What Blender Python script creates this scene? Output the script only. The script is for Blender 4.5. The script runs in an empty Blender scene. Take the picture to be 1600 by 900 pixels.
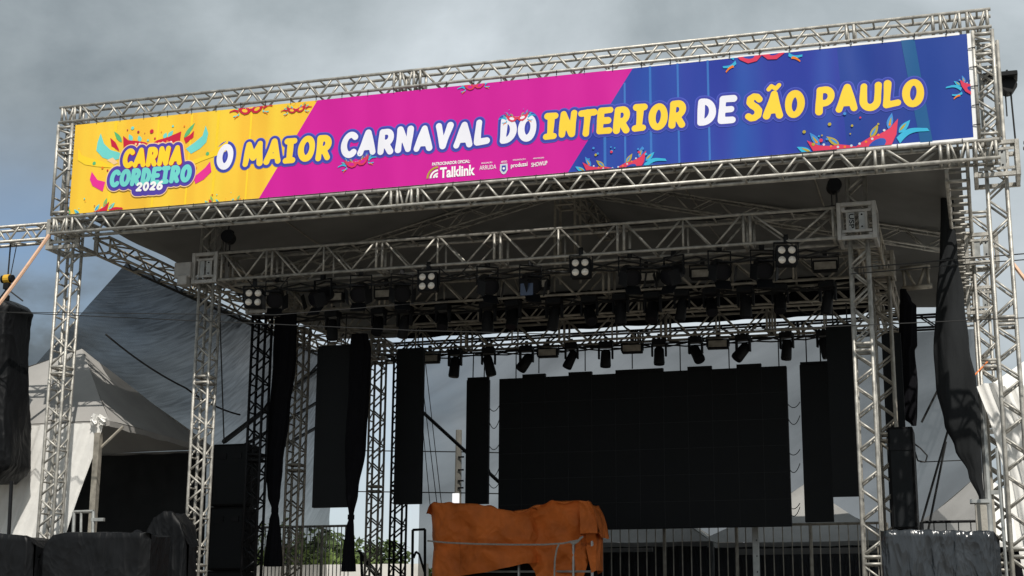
import bpy, bmesh, math, random
import numpy as np
from mathutils import Vector, Matrix
random.seed(7); rng = np.random.default_rng(7)
SC = bpy.context.scene
COL = SC.collection
rad = math.radians

# ------------------------------------------------------------------ camera
F, YAW, PITCH, ROLL = 2439.81, 0.2944621, 0.2330222, 0.0067970
CAM = np.array([13.8518, -20.6030, 1.65])
cy, sy, cp, sp, cr, sr = math.cos(YAW), math.sin(YAW), math.cos(PITCH), math.sin(PITCH), math.cos(ROLL), math.sin(ROLL)
_r0 = np.array([cy, sy, 0]); _f0 = np.array([-sy, cy, 0]); _u0 = np.array([0, 0, 1.0])
FW = cp * _f0 + sp * _u0; _u = cp * _u0 - sp * _f0
RT = cr * _r0 + sr * _u; UP = cr * _u - sr * _r0
cam_d = bpy.data.cameras.new('camera'); cam = bpy.data.objects.new('camera', cam_d); COL.objects.link(cam)
cam_d.sensor_width = 36; cam_d.lens = F / 1600 * 36; cam_d.clip_start = 0.1; cam_d.clip_end = 3000
cam.matrix_world = Matrix(((RT[0], UP[0], -FW[0], CAM[0]), (RT[1], UP[1], -FW[1], CAM[1]), (RT[2], UP[2], -FW[2], CAM[2]), (0, 0, 0, 1)))
SC.camera = cam
def ray(px, py): return FW + RT * (px - 800) / F - UP * (py - 450) / F
def P(px, py, Y):
    d = ray(px, py); return CAM + d * ((Y - CAM[1]) / d[1])
def PXp(px, py, X):
    d = ray(px, py); return CAM + d * ((X - CAM[0]) / d[0])
def udir(px, py):
    d = ray(px, py); return d / np.linalg.norm(d)

# ------------------------------------------------------------------ world, sun, exposure
SUN_EL, SUN_AZ = rad(49), rad(29)            # azimuth measured from -Y (towards the viewer) to +X
sdir = Vector((math.sin(SUN_AZ) * math.cos(SUN_EL), -math.cos(SUN_AZ) * math.cos(SUN_EL), math.sin(SUN_EL)))
sl = bpy.data.lights.new('sun', 'SUN'); sl.energy = 4.3; sl.angle = rad(0.5); sl.color = (1, .95, .87)
so = bpy.data.objects.new('sun', sl); COL.objects.link(so); so.location = (30, -40, 60)
so.rotation_euler = sdir.to_track_quat('Z', 'Y').to_euler()
W = bpy.data.worlds.new('World'); SC.world = W; W.use_nodes = True
nt = W.node_tree; nt.nodes.clear()
def N(t, **k):
    n = nt.nodes.new(t)
    for a, b in k.items(): setattr(n, a, b)
    return n
def L(a, b): nt.links.new(a, b)
out = N('ShaderNodeOutputWorld'); bg = N('ShaderNodeBackground'); L(bg.outputs[0], out.inputs[0])
bg.inputs[1].default_value = 0.1
sky = N('ShaderNodeTexSky'); sky.sky_type = 'NISHITA'; sky.sun_disc = False
sky.sun_elevation = SUN_EL; sky.sun_rotation = math.pi - SUN_AZ
tc = N('ShaderNodeTexCoord')
def wnoise(scale, detail, dist, zs=2.2, off=0):
    m = N('ShaderNodeMapping'); m.inputs['Scale'].default_value = (1, 1, zs); m.inputs['Location'].default_value = (off, off * .7, off * .3)
    L(tc.outputs['Generated'], m.inputs[0])
    n = N('ShaderNodeTexNoise'); n.inputs['Scale'].default_value = scale; n.inputs['Detail'].default_value = detail
    n.inputs['Distortion'].default_value = dist; n.inputs['Roughness'].default_value = .56
    L(m.outputs[0], n.inputs['Vector']); return n.outputs[0]
def wblob(px, py, r0, r1, a, b):
    """value a inside angular radius r0 round the direction of that part of the sky, b outside r1"""
    v = N('ShaderNodeVectorMath', operation='DISTANCE'); L(tc.outputs['Generated'], v.inputs[0])
    v.inputs[1].default_value = tuple(udir(px, py))
    m = N('ShaderNodeMapRange', interpolation_type='SMOOTHSTEP'); L(v.outputs['Value'], m.inputs[0])
    for i, x in zip((1, 2, 3, 4), (r0, r1, a, b)): m.inputs[i].default_value = x
    return m.outputs[0]
def wmath(op, a, b, clamp=False):
    m = N('ShaderNodeMath', operation=op, use_clamp=clamp)
    for i, x in enumerate((a, b)):
        if isinstance(x, (int, float)): m.inputs[i].default_value = x
        else: L(x, m.inputs[i])
    return m.outputs[0]
n1 = wnoise(4.2, 8, .25, 1.3, 3.1); n2 = wnoise(1.7, 4, .2, 1.2, 9.3)
t = wmath('ADD', wmath('MULTIPLY', n1, .75), wmath('MULTIPLY', n2, .25))
t = wmath('SUBTRACT', wmath('ADD', wmath('MULTIPLY', t, 1.55), -.14), .145)
t = wmath('ADD', t, wblob(0, 300, .06, .26, -.21, 0))
t = wmath('ADD', t, wblob(1500, 330, .05, .40, .07, 0))
t = wmath('ADD', t, wblob(600, 20, .02, .16, .07, 0))
t = wmath('ADD', t, wblob(200, -20, .02, .16, .07, 0))
t = wmath('ADD', t, wblob(600, 760, .03, .22, .30, 0))
t = wmath('ADD', t, wblob(1000, 760, .03, .25, .12, 0))
ramp = N('ShaderNodeValToRGB'); L(t, ramp.inputs[0])
el = ramp.color_ramp.elements
el[0].position = .05; el[0].color = (.075, .098, .12, 1); el[1].position = .74; el[1].color = (.68, .745, .79, 1)
e = el.new(.25); e.color = (.26, .305, .335, 1); e = el.new(.42); e.color = (.40, .455, .485, 1)
boost = N('ShaderNodeVectorMath', operation='SCALE'); L(ramp.outputs[0], boost.inputs[0]); boost.inputs['Scale'].default_value = 10
hole = wmath('MULTIPLY', wblob(50, 480, .02, .14, 1, 0), wmath('MULTIPLY', wmath('SUBTRACT', n1, .36), 6, True), True)
hole2 = wmath('MULTIPLY', wblob(560, 640, .03, .16, .7, 0), wmath('MULTIPLY', wmath('SUBTRACT', .56, n1), 6, True), True)
hole = wmath('MAXIMUM', hole, hole2)
skys = N('ShaderNodeVectorMath', operation='SCALE'); L(sky.outputs[0], skys.inputs[0]); skys.inputs['Scale'].default_value = 1.0
mx = N('ShaderNodeMix', data_type='RGBA'); L(hole, mx.inputs[0]); L(boost.outputs[0], mx.inputs[6]); L(skys.outputs[0], mx.inputs[7])
L(mx.outputs[2], bg.inputs[0])
SC.view_settings.view_transform = 'Standard'; SC.view_settings.look = 'None'
SC.view_settings.exposure = 0; SC.view_settings.gamma = 1; SC.view_settings.use_curve_mapping = False
SC.cycles.max_bounces = 8; SC.cycles.transparent_max_bounces = 16

# ------------------------------------------------------------------ materials
def mat(name, col, rough=.6, metal=0, noise=0, nscale=4, bump=0, bscale=30, spec=.5, stretch=(1, 1, 1), trans=0):
    m = bpy.data.materials.new(name); m.use_nodes = True
    t = m.node_tree; b = t.nodes['Principled BSDF']
    b.inputs['Base Color'].default_value = (*col, 1); b.inputs['Roughness'].default_value = rough
    b.inputs['Metallic'].default_value = metal; b.inputs['Specular IOR Level'].default_value = spec
    tcn = t.nodes.new('ShaderNodeTexCoord'); mp = t.nodes.new('ShaderNodeMapping'); mp.inputs['Scale'].default_value = stretch
    t.links.new(tcn.outputs['Object'], mp.inputs[0])
    if noise:
        n = t.nodes.new('ShaderNodeTexNoise'); n.inputs['Scale'].default_value = nscale; n.inputs['Detail'].default_value = 6
        t.links.new(mp.outputs[0], n.inputs['Vector'])
        r = t.nodes.new('ShaderNodeMapRange'); r.inputs[3].default_value = 1 - noise; r.inputs[4].default_value = 1 + noise
        r.inputs[1].default_value = .3; r.inputs[2].default_value = .7
        t.links.new(n.outputs[0], r.inputs[0])
        v = t.nodes.new('ShaderNodeVectorMath'); v.operation = 'SCALE'; v.inputs[0].default_value = col
        t.links.new(r.outputs[0], v.inputs['Scale']); t.links.new(v.outputs[0], b.inputs['Base Color'])
        r2 = t.nodes.new('ShaderNodeMapRange'); r2.inputs[3].default_value = max(0, rough - .1); r2.inputs[4].default_value = min(1, rough + .1)
        t.links.new(n.outputs[0], r2.inputs[0]); t.links.new(r2.outputs[0], b.inputs['Roughness'])
    if bump:
        n = t.nodes.new('ShaderNodeTexNoise'); n.inputs['Scale'].default_value = bscale; n.inputs['Detail'].default_value = 4
        t.links.new(mp.outputs[0], n.inputs['Vector'])
        bp = t.nodes.new('ShaderNodeBump'); bp.inputs['Strength'].default_value = bump; bp.inputs['Distance'].default_value = .03
        t.links.new(n.outputs[0], bp.inputs['Height']); t.links.new(bp.outputs[0], b.inputs['Normal'])
    if trans:
        tr = t.nodes.new('ShaderNodeBsdfTranslucent'); tr.inputs[0].default_value = (*col, 1)
        ms = t.nodes.new('ShaderNodeMixShader'); ms.inputs[0].default_value = trans
        o = t.nodes['Material Output']
        t.links.new(b.outputs[0], ms.inputs[1]); t.links.new(tr.outputs[0], ms.inputs[2]); t.links.new(ms.outputs[0], o.inputs[0])
    return m
def crumple(m, scale, strength, stretch=(1, 1, 1), dist=.06):
    """sharp creases: cell-edge ridges of two sizes as a bump"""
    t = m.node_tree; b = t.nodes['Principled BSDF']; tcn = t.nodes.new('ShaderNodeTexCoord'); mp = t.nodes.new('ShaderNodeMapping'); mp.inputs['Scale'].default_value = stretch
    t.links.new(tcn.outputs['Object'], mp.inputs[0]); prev = None
    wn = t.nodes.new('ShaderNodeTexNoise'); wn.inputs['Scale'].default_value = 1.5; t.links.new(mp.outputs[0], wn.inputs['Vector'])
    ad = t.nodes.new('ShaderNodeMixRGB'); ad.blend_type = 'ADD'; ad.inputs[0].default_value = .6; t.links.new(mp.outputs[0], ad.inputs[1]); t.links.new(wn.outputs['Color'], ad.inputs[2])
    for sc_, st_ in ((scale, strength), (scale * 2.7, strength * .45)):
        v = t.nodes.new('ShaderNodeTexVoronoi'); v.feature = 'F1'; v.inputs['Scale'].default_value = sc_; t.links.new(ad.outputs[0], v.inputs['Vector'])
        bp = t.nodes.new('ShaderNodeBump'); bp.inputs['Strength'].default_value = st_; bp.inputs['Distance'].default_value = dist
        t.links.new(v.outputs['Distance'], bp.inputs['Height'])
        if prev: t.links.new(prev, bp.inputs['Normal'])
        prev = bp.outputs[0]
    t.links.new(prev, b.inputs['Normal'])
def net_mat(name, col, opac, var, nscale, stretch, backlit_fade=0):
    m = bpy.data.materials.new(name); m.use_nodes = True; t = m.node_tree
    b = t.nodes['Principled BSDF']; b.inputs['Base Color'].default_value = (*col, 1); b.inputs['Roughness'].default_value = .8
    tcn = t.nodes.new('ShaderNodeTexCoord'); mp = t.nodes.new('ShaderNodeMapping'); mp.inputs['Scale'].default_value = stretch
    t.links.new(tcn.outputs['UV'], mp.inputs[0])
    n = t.nodes.new('ShaderNodeTexNoise'); n.inputs['Scale'].default_value = nscale; n.inputs['Detail'].default_value = 5; n.inputs['Distortion'].default_value = .6
    t.links.new(mp.outputs[0], n.inputs['Vector'])
    r = t.nodes.new('ShaderNodeMapRange'); r.inputs[1].default_value = .35; r.inputs[2].default_value = .72
    r.inputs[3].default_value = opac - var; r.inputs[4].default_value = min(.98, opac + var * 1.6)
    t.links.new(n.outputs[0], r.inputs[0])
    if backlit_fade:  # opacity falls towards the bottom, painting in the backlit lower net
        sx = t.nodes.new('ShaderNodeSeparateXYZ'); t.links.new(tcn.outputs['UV'], sx.inputs[0])
        n2 = t.nodes.new('ShaderNodeTexNoise'); n2.inputs['Scale'].default_value = 3.5; n2.inputs['Detail'].default_value = 2; t.links.new(tcn.outputs['UV'], n2.inputs['Vector'])
        m1 = t.nodes.new('ShaderNodeMath'); m1.operation = 'MULTIPLY_ADD'; m1.inputs[1].default_value = -backlit_fade; m1.inputs[2].default_value = backlit_fade * .42; t.links.new(sx.outputs[1], m1.inputs[0])
        m3 = t.nodes.new('ShaderNodeMath'); m3.operation = 'MULTIPLY_ADD'; m3.inputs[1].default_value = .3; m3.inputs[2].default_value = -.15; t.links.new(n2.outputs[0], m3.inputs[0])
        m4 = t.nodes.new('ShaderNodeMath'); m4.operation = 'ADD'; t.links.new(m1.outputs[0], m4.inputs[0]); t.links.new(m3.outputs[0], m4.inputs[1])
        m2 = t.nodes.new('ShaderNodeMath'); m2.operation = 'ADD'; m2.use_clamp = True; t.links.new(r.outputs[0], m2.inputs[0]); t.links.new(m4.outputs[0], m2.inputs[1]); r = m2
    tr = t.nodes.new('ShaderNodeBsdfTransparent'); ms = t.nodes.new('ShaderNodeMixShader')
    t.links.new(r.outputs[0], ms.inputs[0]); t.links.new(tr.outputs[0], ms.inputs[1]); t.links.new(b.outputs[0], ms.inputs[2])
    t.links.new(ms.outputs[0], t.nodes['Material Output'].inputs[0]); return m
M = dict(
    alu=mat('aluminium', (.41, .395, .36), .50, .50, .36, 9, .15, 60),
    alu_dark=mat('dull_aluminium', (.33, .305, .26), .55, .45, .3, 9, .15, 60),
    blackmetal=mat('black_painted_metal', (.006, .0065, .008), .5, 0, .3, 8),
    blackbox=mat('black_plywood_box', (.0035, .0036, .004), .65, 0, .35, 3, .2, 80),
    steel=mat('galvanised_steel', (.42, .43, .42), .45, .6, .25, 6),
    greyplate=mat('grey_sleeve_plate', (.42, .41, .39), .5, .3, .2, 7),
    led=mat('led_tile', (.0065, .008, .0095), .6, 0, .25, 2.2),
    velvet=mat('black_cloth', (.006, .006, .008), .95, 0, .2, 6, spec=.1),
    drape=mat('charcoal_cloth', (.018, .0195, .021), .9, 0, .35, 3, .5, 14, spec=.2, stretch=(1, 1, .25)),
    plastic=mat('black_plastic_sheet', (.024, .028, .033), .22, 0, .25, 5, 0, 9, spec=.6, stretch=(1, 1, .35)),
    coverblk=mat('black_cover', (.006, .0065, .0075), .48, 0, .3, 4, 0, 8, spec=.45, stretch=(1, 1, .5)),
    orange=mat('orange_tarpaulin', (.60, .15, .027), .62, 0, .22, 2.4, 0, 6, spec=.25),
    roof=mat('grey_roof_fabric', (.20, .20, .195), .85, 0, .16, 1.2, .5, 2.2, trans=.09),
    white=mat('white_tent_fabric', (.86, .85, .82), .75, 0, .06, 2, .3, 6, trans=.15),
    tentgrey=mat('tent_roof_fabric', (.34, .33, .315), .8, 0, .12, 1.6, .3, 5, trans=.12),
    darkwall=mat('dark_tent_lining', (.03, .032, .034), .9, 0, .2, 2, .3, 6),
    lens=mat('reflector_lens', (.80, .74, .66), .25, .2, .1, 20),
    glass=mat('dark_lens', (.012, .012, .016), .35, 0, spec=.12),
    gel=mat('blue_gel', (.03, .05, .10), .4, 0),
    rope=mat('grey_rope', (.33, .31, .28), .8, 0, .2, 30),
    strap=mat('peach_strap', (.66, .42, .29), .8, 0, .1, 20),
    orange_rope=mat('orange_rope', (.75, .22, .06), .8, 0),
    cable=mat('black_cable', (.012, .012, .012), .6),
    yellow=mat('hoist_yellow', (.65, .38, .03), .5),
    wood=mat('stage_plywood', (.10, .085, .07), .8, 0, .3, 3),
    ground=mat('gravel_ground', (.15, .138, .118), .95, 0, .35, .8, .5, 5),
    concrete=mat('concrete', (.36, .34, .30), .9, 0, .2, 3, .3, 12),
    palewall=mat('pale_wall', (.62, .60, .56), .9, 0, .12, 1.5),
    leaf=mat('foliage', (.055, .085, .022), .8, 0, .45, 1.3),
    leaf2=mat('bright_foliage', (.10, .145, .03), .8, 0, .4, 1.3),
    bark=mat('bark', (.10, .075, .05), .9, 0, .3, 5),
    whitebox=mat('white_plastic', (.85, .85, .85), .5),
    redpl=mat('red_plastic', (.5, .03, .02), .5),
)
crumple(M['orange'], 2.2, .7, dist=.12); crumple(M['plastic'], 4.5, .55, (1.8, 1, .5)); crumple(M['coverblk'], 4.5, .4, (1, 1, .6))
for k_, sp_ in (('blackmetal', .22), ('blackbox', .15), ('led', .22), ('coverblk', .16), ('drape', .12), ('darkwall', .1), ('roof', .2)): M[k_].node_tree.nodes['Principled BSDF'].inputs['Specular IOR Level'].default_value = sp_
M['net'] = net_mat('shade_net', (.013, .015, .017), .77, .035, 3.0, (40, 5.0, 1), .36)
M['backnet'] = net_mat('back_shade_net', (.016, .019, .024), .69, .06, 3, (2, 1, 1))
def ink(name, col, rough=.45, streak=None):
    m = mat(name, col, rough, 0, spec=.3)
    t = m.node_tree; b = t.nodes['Principled BSDF']
    tc0 = t.nodes.new('ShaderNodeTexCoord'); mp0 = t.nodes.new('ShaderNodeMapping'); mp0.inputs['Scale'].default_value = (1.1, 0, .35); t.links.new(tc0.outputs['Object'], mp0.inputs[0])
    n0 = t.nodes.new('ShaderNodeTexNoise'); n0.inputs['Scale'].default_value = 1.6; n0.inputs['Detail'].default_value = .5; t.links.new(mp0.outputs[0], n0.inputs['Vector'])
    bp0 = t.nodes.new('ShaderNodeBump'); bp0.inputs['Strength'].default_value = .6; bp0.inputs['Distance'].default_value = .12; t.links.new(n0.outputs[0], bp0.inputs['Height']); t.links.new(bp0.outputs[0], b.inputs['Normal'])
    if streak:
        tcn = t.nodes.new('ShaderNodeTexCoord'); mp = t.nodes.new('ShaderNodeMapping')
        mp.inputs['Scale'].default_value = (1, 0, .06)
        t.links.new(tcn.outputs['Object'], mp.inputs[0])
        n = t.nodes.new('ShaderNodeTexNoise'); n.inputs['Scale'].default_value = streak[1]; n.inputs['Detail'].default_value = 1.5
        t.links.new(mp.outputs[0], n.inputs['Vector'])
        r = t.nodes.new('ShaderNodeValToRGB'); t.links.new(n.outputs[0], r.inputs[0])
        r.color_ramp.elements[0].position = .42; r.color_ramp.elements[0].color = (*col, 1)
        r.color_ramp.elements[1].position = .66; r.color_ramp.elements[1].color = (*streak[0], 1)
        t.links.new(r.outputs[0], b.inputs['Base Color'])
    return m
K = dict(
    yel=ink('ink_yellow', (.84, .49, .04), streak=((.88, .60, .05), 2.2)),
    mag=ink('ink_magenta', (.58, .009, .30)),
    blu=ink('ink_blue', (.022, .042, .33), streak=((.022, .09, .40), 1.5)),
    dblu=ink('ink_deep_blue', (.012, .048, .29), streak=((.014, .038, .27), 1.0)),
    teal=ink('ink_teal_blue', (.012, .10, .27)),
    lyel=ink('ink_letter_yellow', (.90, .62, .05)), lwhite=ink('ink_letter_white', (.80, .80, .88)),
    out=ink('ink_outline', (.045, .055, .36)), halo=ink('ink_outline_glow', (.07, .10, .52)),
    purple=ink('ink_purple', (.085, .05, .36)), cream=ink('ink_cream', (.86, .58, .30)),
    aqua=ink('ink_aqua', (.16, .62, .58)), red=ink('ink_red', (.55, .012, .05)), rose=ink('ink_rose', (.66, .04, .10)),
    pink=ink('ink_pink', (.75, .03, .28)), cyan=ink('ink_cyan', (.04, .42, .66)), olive=ink('ink_olive', (.42, .34, .04)),
    sky=ink('ink_sky', (.05, .25, .62)), orange=ink('ink_orange', (.80, .20, .02)), palegrey=ink('ink_pale_grey', (.55, .62, .68)),
    maroon=ink('ink_maroon', (.35, .008, .06)), green=ink('ink_green', (.10, .45, .18)), white=ink('ink_white', (.85, .85, .86)),
    vyel=ink('ink_bright_yellow', (.90, .62, .03)),
)

# ------------------------------------------------------------------ mesh helpers
class MB:
    def __init__(s): s.v = []; s.f = []; s.uv = None
    def add(s, vs, fs):
        o = len(s.v); s.v += [tuple(map(float, v)) for v in vs]; s.f += [tuple(i + o for i in f) for f in fs]; return s
    def box(s, c, d, rot=None, bev=0):
        x, y, z = [k / 2 for k in d]
        if bev and bev < min(x, y, z):
            b = bev
            vs = []; fs = []
            bm = bmesh.new(); bmesh.ops.create_cube(bm, size=1)
            for v in bm.verts: v.co = Vector((v.co.x * d[0], v.co.y * d[1], v.co.z * d[2]))
            bmesh.ops.bevel(bm, geom=list(bm.edges), offset=b, segments=1, affect='EDGES')
            bm.verts.ensure_lookup_table(); bm.verts.index_update()
            vs = [v.co.copy() for v in bm.verts]; fs = [[v.index for v in f.verts] for f in bm.faces]; bm.free()
        else:
            vs = [Vector((i * x, j * y, k * z)) for k in (-1, 1) for j in (-1, 1) for i in (-1, 1)]
            fs = [(0, 2, 3, 1), (4, 5, 7, 6), (0, 1, 5, 4), (2, 6, 7, 3), (0, 4, 6, 2), (1, 3, 7, 5)]
        if rot is not None: vs = [rot @ v for v in vs]
        return s.add([v + Vector(c) for v in vs], fs)
    def tube(s, a, b, r, n=8, r2=None, caps=True):
        a = Vector(a); b = Vector(b); d = b - a
        if d.length < 1e-6: return s
        q = d.to_track_quat('Z', 'Y'); r2 = r if r2 is None else r2
        vs = [a + q @ Vector((r * math.cos(2 * math.pi * i / n), r * math.sin(2 * math.pi * i / n), 0)) for i in range(n)]
        vs += [b + q @ Vector((r2 * math.cos(2 * math.pi * i / n), r2 * math.sin(2 * math.pi * i / n), 0)) for i in range(n)]
        fs = [(i, (i + 1) % n, n + (i + 1) % n, n + i) for i in range(n)]
        if caps: fs += [tuple(range(n))[::-1], tuple(range(n, 2 * n))]
        return s.add(vs, fs)
    def path(s, pts, r, n=6):
        for a, b in zip(pts[:-1], pts[1:]): s.tube(a, b, r, n)
        return s
    def grid(s, pts, closed_u=False):
        """pts: rows of points"""
        R_, C_ = len(pts), len(pts[0]); o = len(s.v)
        s.v += [tuple(map(float, p)) for row in pts for p in row]
        for i in range(R_ - 1):
            for j in range(C_ - (0 if closed_u else 1)):
                k = (j + 1) % C_
                s.f.append((o + i * C_ + j, o + i * C_ + k, o + (i + 1) * C_ + k, o + (i + 1) * C_ + j))
        return s
    def quad(s, a, b, c, d): return s.add([a, b, c, d], [(0, 1, 2, 3)])
    def poly(s, pts): return s.add(pts, [tuple(range(len(pts)))])
    def sheet(s, pts, th, nrm):
        """thick sheet from grid pts"""
        nrm = np.array(nrm) * th
        s.grid(pts); s.grid([[np.array(p) + nrm for p in row] for row in pts]); R_, C_ = len(pts), len(pts[0])
        return s
    def build(s, name, material, parent=None, smooth=False):
        off = Vector((0, 0, 0)); p = parent
        while p is not None: off += p.location; p = p.parent
        me = bpy.data.meshes.new(name)
        me.from_pydata([tuple(Vector(v) - off) for v in s.v], [], s.f)
        if s.uv is not None:
            ul = me.uv_layers.new()
            for lp in me.loops: ul.data[lp.index].uv = s.uv[lp.vertex_index]
        me.materials.append(material)
        if smooth:
            for p_ in me.polygons: p_.use_smooth = True
        me.validate(); me.update()
        o = bpy.data.objects.new(name, me); COL.objects.link(o)
        if parent is not None: o.parent = parent
        return o
def recalc(o):
    bm = bmesh.new(); bm.from_mesh(o.data); bmesh.ops.recalc_face_normals(bm, faces=bm.faces); bm.to_mesh(o.data); bm.free(); return o
def tag(o, label=None, cat=None, group=None, kind=None):
    if label: o['label'] = label
    if cat: o['category'] = cat
    if group: o['group'] = group
    if kind: o['kind'] = kind
    return o
def thing(name, label, cat, loc=(0, 0, 0), group=None):
    o = bpy.data.objects.new(name, None); COL.objects.link(o); o.empty_display_size = .2
    o.location = Vector(tuple(map(float, loc))); return tag(o, label, cat, group)
def copy_tree(o, parent=None):
    c = o.copy(); COL.objects.link(c)
    if parent is not None: c.parent = parent
    for ch in list(o.children): copy_tree(ch, c)
    return c
def ordinal(i): return ['first', 'second', 'third', 'fourth', 'fifth', 'sixth', 'seventh', 'eighth', 'ninth', 'tenth', 'eleventh', 'twelfth', 'thirteenth', 'fourteenth', 'fifteenth', 'sixteenth'][i]

# ------------------------------------------------------------------ truss builder
def truss(name, label, cat, p0, p1, side, w, h, period=.5, rc=.026, rl=.017, style='W', joints=None, m='alu', group=None, rung_side=None, ends=True, tb='diag'):
    """box truss along p0->p1 (section centre line); side = unit vector of width w; height direction completes the frame"""
    p0 = Vector(tuple(map(float, p0))); p1 = Vector(tuple(map(float, p1))); a = (p1 - p0); Ln = a.length; a.normalize()
    s = Vector(side).normalized(); t = a.cross(s).normalized()
    if t.z < 0 or (abs(t.z) < .01 and t.y > 0): t = -t
    root = thing(name, label, cat, p0, group)
    def pt(x, i, j): return p0 + a * x + s * (i * w / 2) + t * (j * h / 2)
    for i in (-1, 1):
        for j in (-1, 1):
            MB().tube(pt(0, i, j), pt(Ln, i, j), rc, 8).build('chord', M[m], root, True)
    joints = joints if joints is not None else [k * 3.0 for k in range(1, int(Ln / 3.0 + .35))]
    stops = [0] + list(joints) + [Ln]
    fr = []
    for k in range(len(stops) - 1):
        x0, x1 = stops[k] + .05, stops[k + 1] - .05
        fr += [x0, x1]
        lac = MB(); n = max(1, round((x1 - x0) / period)); step = (x1 - x0) / n
        for q in range(n):
            xa, xm, xb = x0 + q * step + .03, x0 + (q + .5) * step, x0 + (q + 1) * step - .03
            for i in (-1, 1):          # side faces
                lac.tube(pt(xa, i, 1), pt(xm - .02, i, -1), rl, 6); lac.tube(pt(xm + .02, i, -1), pt(xb, i, 1), rl, 6)
                if style == 'WP' and q: lac.tube(pt(x0 + q * step, i, 1), pt(x0 + q * step, i, -1), rl, 6)
            for j in (-1, 1):          # top and bottom faces
                if rung_side:
                    for e in range(max(1, round(step / rung_side))):
                        xx = xa + e * rung_side; lac.tube(pt(xx, -1, j), pt(xx, 1, j), rl, 6)
                else:
                    if tb == 'diag': lac.tube(pt(xm, -1, j), pt(xb, 1, j), rl * .9, 6)
                    lac.tube(pt(xm, -1, j), pt(xm, 1, j), rl * .9, 6)
        lac.build('lacing', M[m], root, True)
    if ends:
        for x in fr:
            f = MB()
            for i, j, k, l in ((-1, -1, 1, -1), (1, -1, 1, 1), (1, 1, -1, 1), (-1, 1, -1, -1)):
                f.tube(pt(x, i, j), pt(x, k, l), rc * .9, 6)
            f.build('end_frame', M[m], root, True)
    return root

# ------------------------------------------------------------------ setting: ground, stage deck
def sheet_obj(name, x0, x1, y0, y1, z, m, n=1):
    b = MB(); b.grid([[(x0 + (x1 - x0) * i / n, y0 + (y1 - y0) * j / n, z) for i in range(n + 1)] for j in range(n + 1)])
    o = b.build(name, m); return tag(o, kind='structure')
sheet_obj('ground', -900, 900, -300, 1400, 0, M['ground'])
deck = thing('stage_deck', 'black plywood stage platform under the truss rig', 'stage', (7.1, 6.2, 0))
MB().box((7.1, 6.2, 1.93), (13.0, 10.2, .14)).build('platform', M['wood'], deck)
fr = MB()
for x in np.linspace(.8, 13.4, 8):
    for y in np.linspace(1.3, 11.1, 6): fr.tube((x, y, 0), (x, y, 1.86), .04, 6)
fr.build('support_frame', M['steel'], deck)
MB().box((7.1, 1.075, .93), (13.0, .03, 1.86)).build('skirt', M['velvet'], deck)

# ------------------------------------------------------------------ header frame with the banner
HZ, HT, HW, CC = 8.112, 10.204, 14.31, .25
hx = (1, 0, 0); vy = (0, 1, 0)
truss('header_truss', 'long silver truss along the top edge of the carnival banner', 'truss', (0, CC / 2, HT - CC / 2), (HW, CC / 2, HT - CC / 2), vy, CC, CC, .50, tb='rung',
      joints=[.33, 5.78, 6.1, 12.45, 13.6, 13.95], group='trusses framing the banner')
truss('header_truss', 'long silver truss along the bottom edge of the carnival banner', 'truss', (0, CC / 2, HZ + CC / 2), (HW, CC / 2, HZ + CC / 2), vy, CC, CC, .50, tb='rung',
      joints=[.33, 5.78, 6.1, 12.75, 13.6, 13.95], group='trusses framing the banner')
truss('header_truss', 'short upright truss at the yellow end of the banner', 'truss', (CC / 2, CC / 2, HZ + CC + .04), (CC / 2, CC / 2, HT - CC - .04), vy, CC, CC, .45, tb='rung',
      joints=[1.12], group='trusses framing the banner')
truss('header_truss', 'short upright truss at the blue end of the banner', 'truss', (HW - CC / 2, CC / 2, HZ + CC + .04), (HW - CC / 2, CC / 2, HT - CC - .04), vy, CC, CC, .45, tb='rung',
      joints=[1.12], group='trusses framing the banner')

# ------------------------------------------------------------------ banner
BX0, BX1, BZ0, BZ1, BY = .31, 13.99, 8.405, 9.885, -.012
banner = thing('banner', 'wide yellow, pink and blue carnival banner across the stage front', 'banner', (7.15, 0, BZ0))
def bz(px, py): q = P(px, py, BY); return (q[0], q[2])
def plate(name, polys, y, m, parent=banner):
    b = MB()
    for i, p in enumerate(polys): b.poly([(x, y - .00004 * i, z) for x, z in p])
    return b.build(name, m, parent)
def clip(poly, x0=BX0, x1=BX1, z0=BZ0 + .004, z1=BZ1 - .004):
    for ax, lim, sg in ((0, x0, 1), (0, x1, -1), (1, z0, 1), (1, z1, -1)):
        o = []
        for i in range(len(poly)):
            a, b = poly[i - 1], poly[i]; ia = sg * (a[ax] - lim) >= 0; ib = sg * (b[ax] - lim) >= 0
            if ia != ib:
                t = (lim - a[ax]) / (b[ax] - a[ax]); o.append((a[0] + t * (b[0] - a[0]), a[1] + t * (b[1] - a[1])))
            if ib: o.append(b)
        poly = o
        if len(poly) < 3: return None
    return poly
# diagonal colour borders
def diag(pa, pb):
    a, b = bz(*pa), bz(*pb); k = (b[0] - a[0]) / (b[1] - a[1])
    return (a[0] + (BZ0 - a[1]) * k, a[0] + (BZ1 - a[1]) * k)
d1b, d1t = diag((405, 308), (492, 162)); d2b, d2t = diag((905, 240), (986, 110))
NB = 60
def sheetpart(name, m, xl, xr):
    """sheet area between lower/upper corner pairs, softly rippled, 3 mm thick"""
    rows = []
    for j in range(13):
        v = j / 12; xa = xl[0] + (xl[1] - xl[0]) * v; xb = xr[0] + (xr[1] - xr[0]) * v
        rows.append([(xa + (xb - xa) * i / NB, 0.0, BZ0 + (BZ1 - BZ0) * v) for i in range(NB + 1)])
    b = MB(); b.grid(rows)
    return b.build(name, m, banner, True)
sheetpart('sheet', K['yel'], (BX0, BX0), (d1b, d1t))
sheetpart('sheet', K['mag'], (d1b, d1t), (d2b, d2t))
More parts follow.
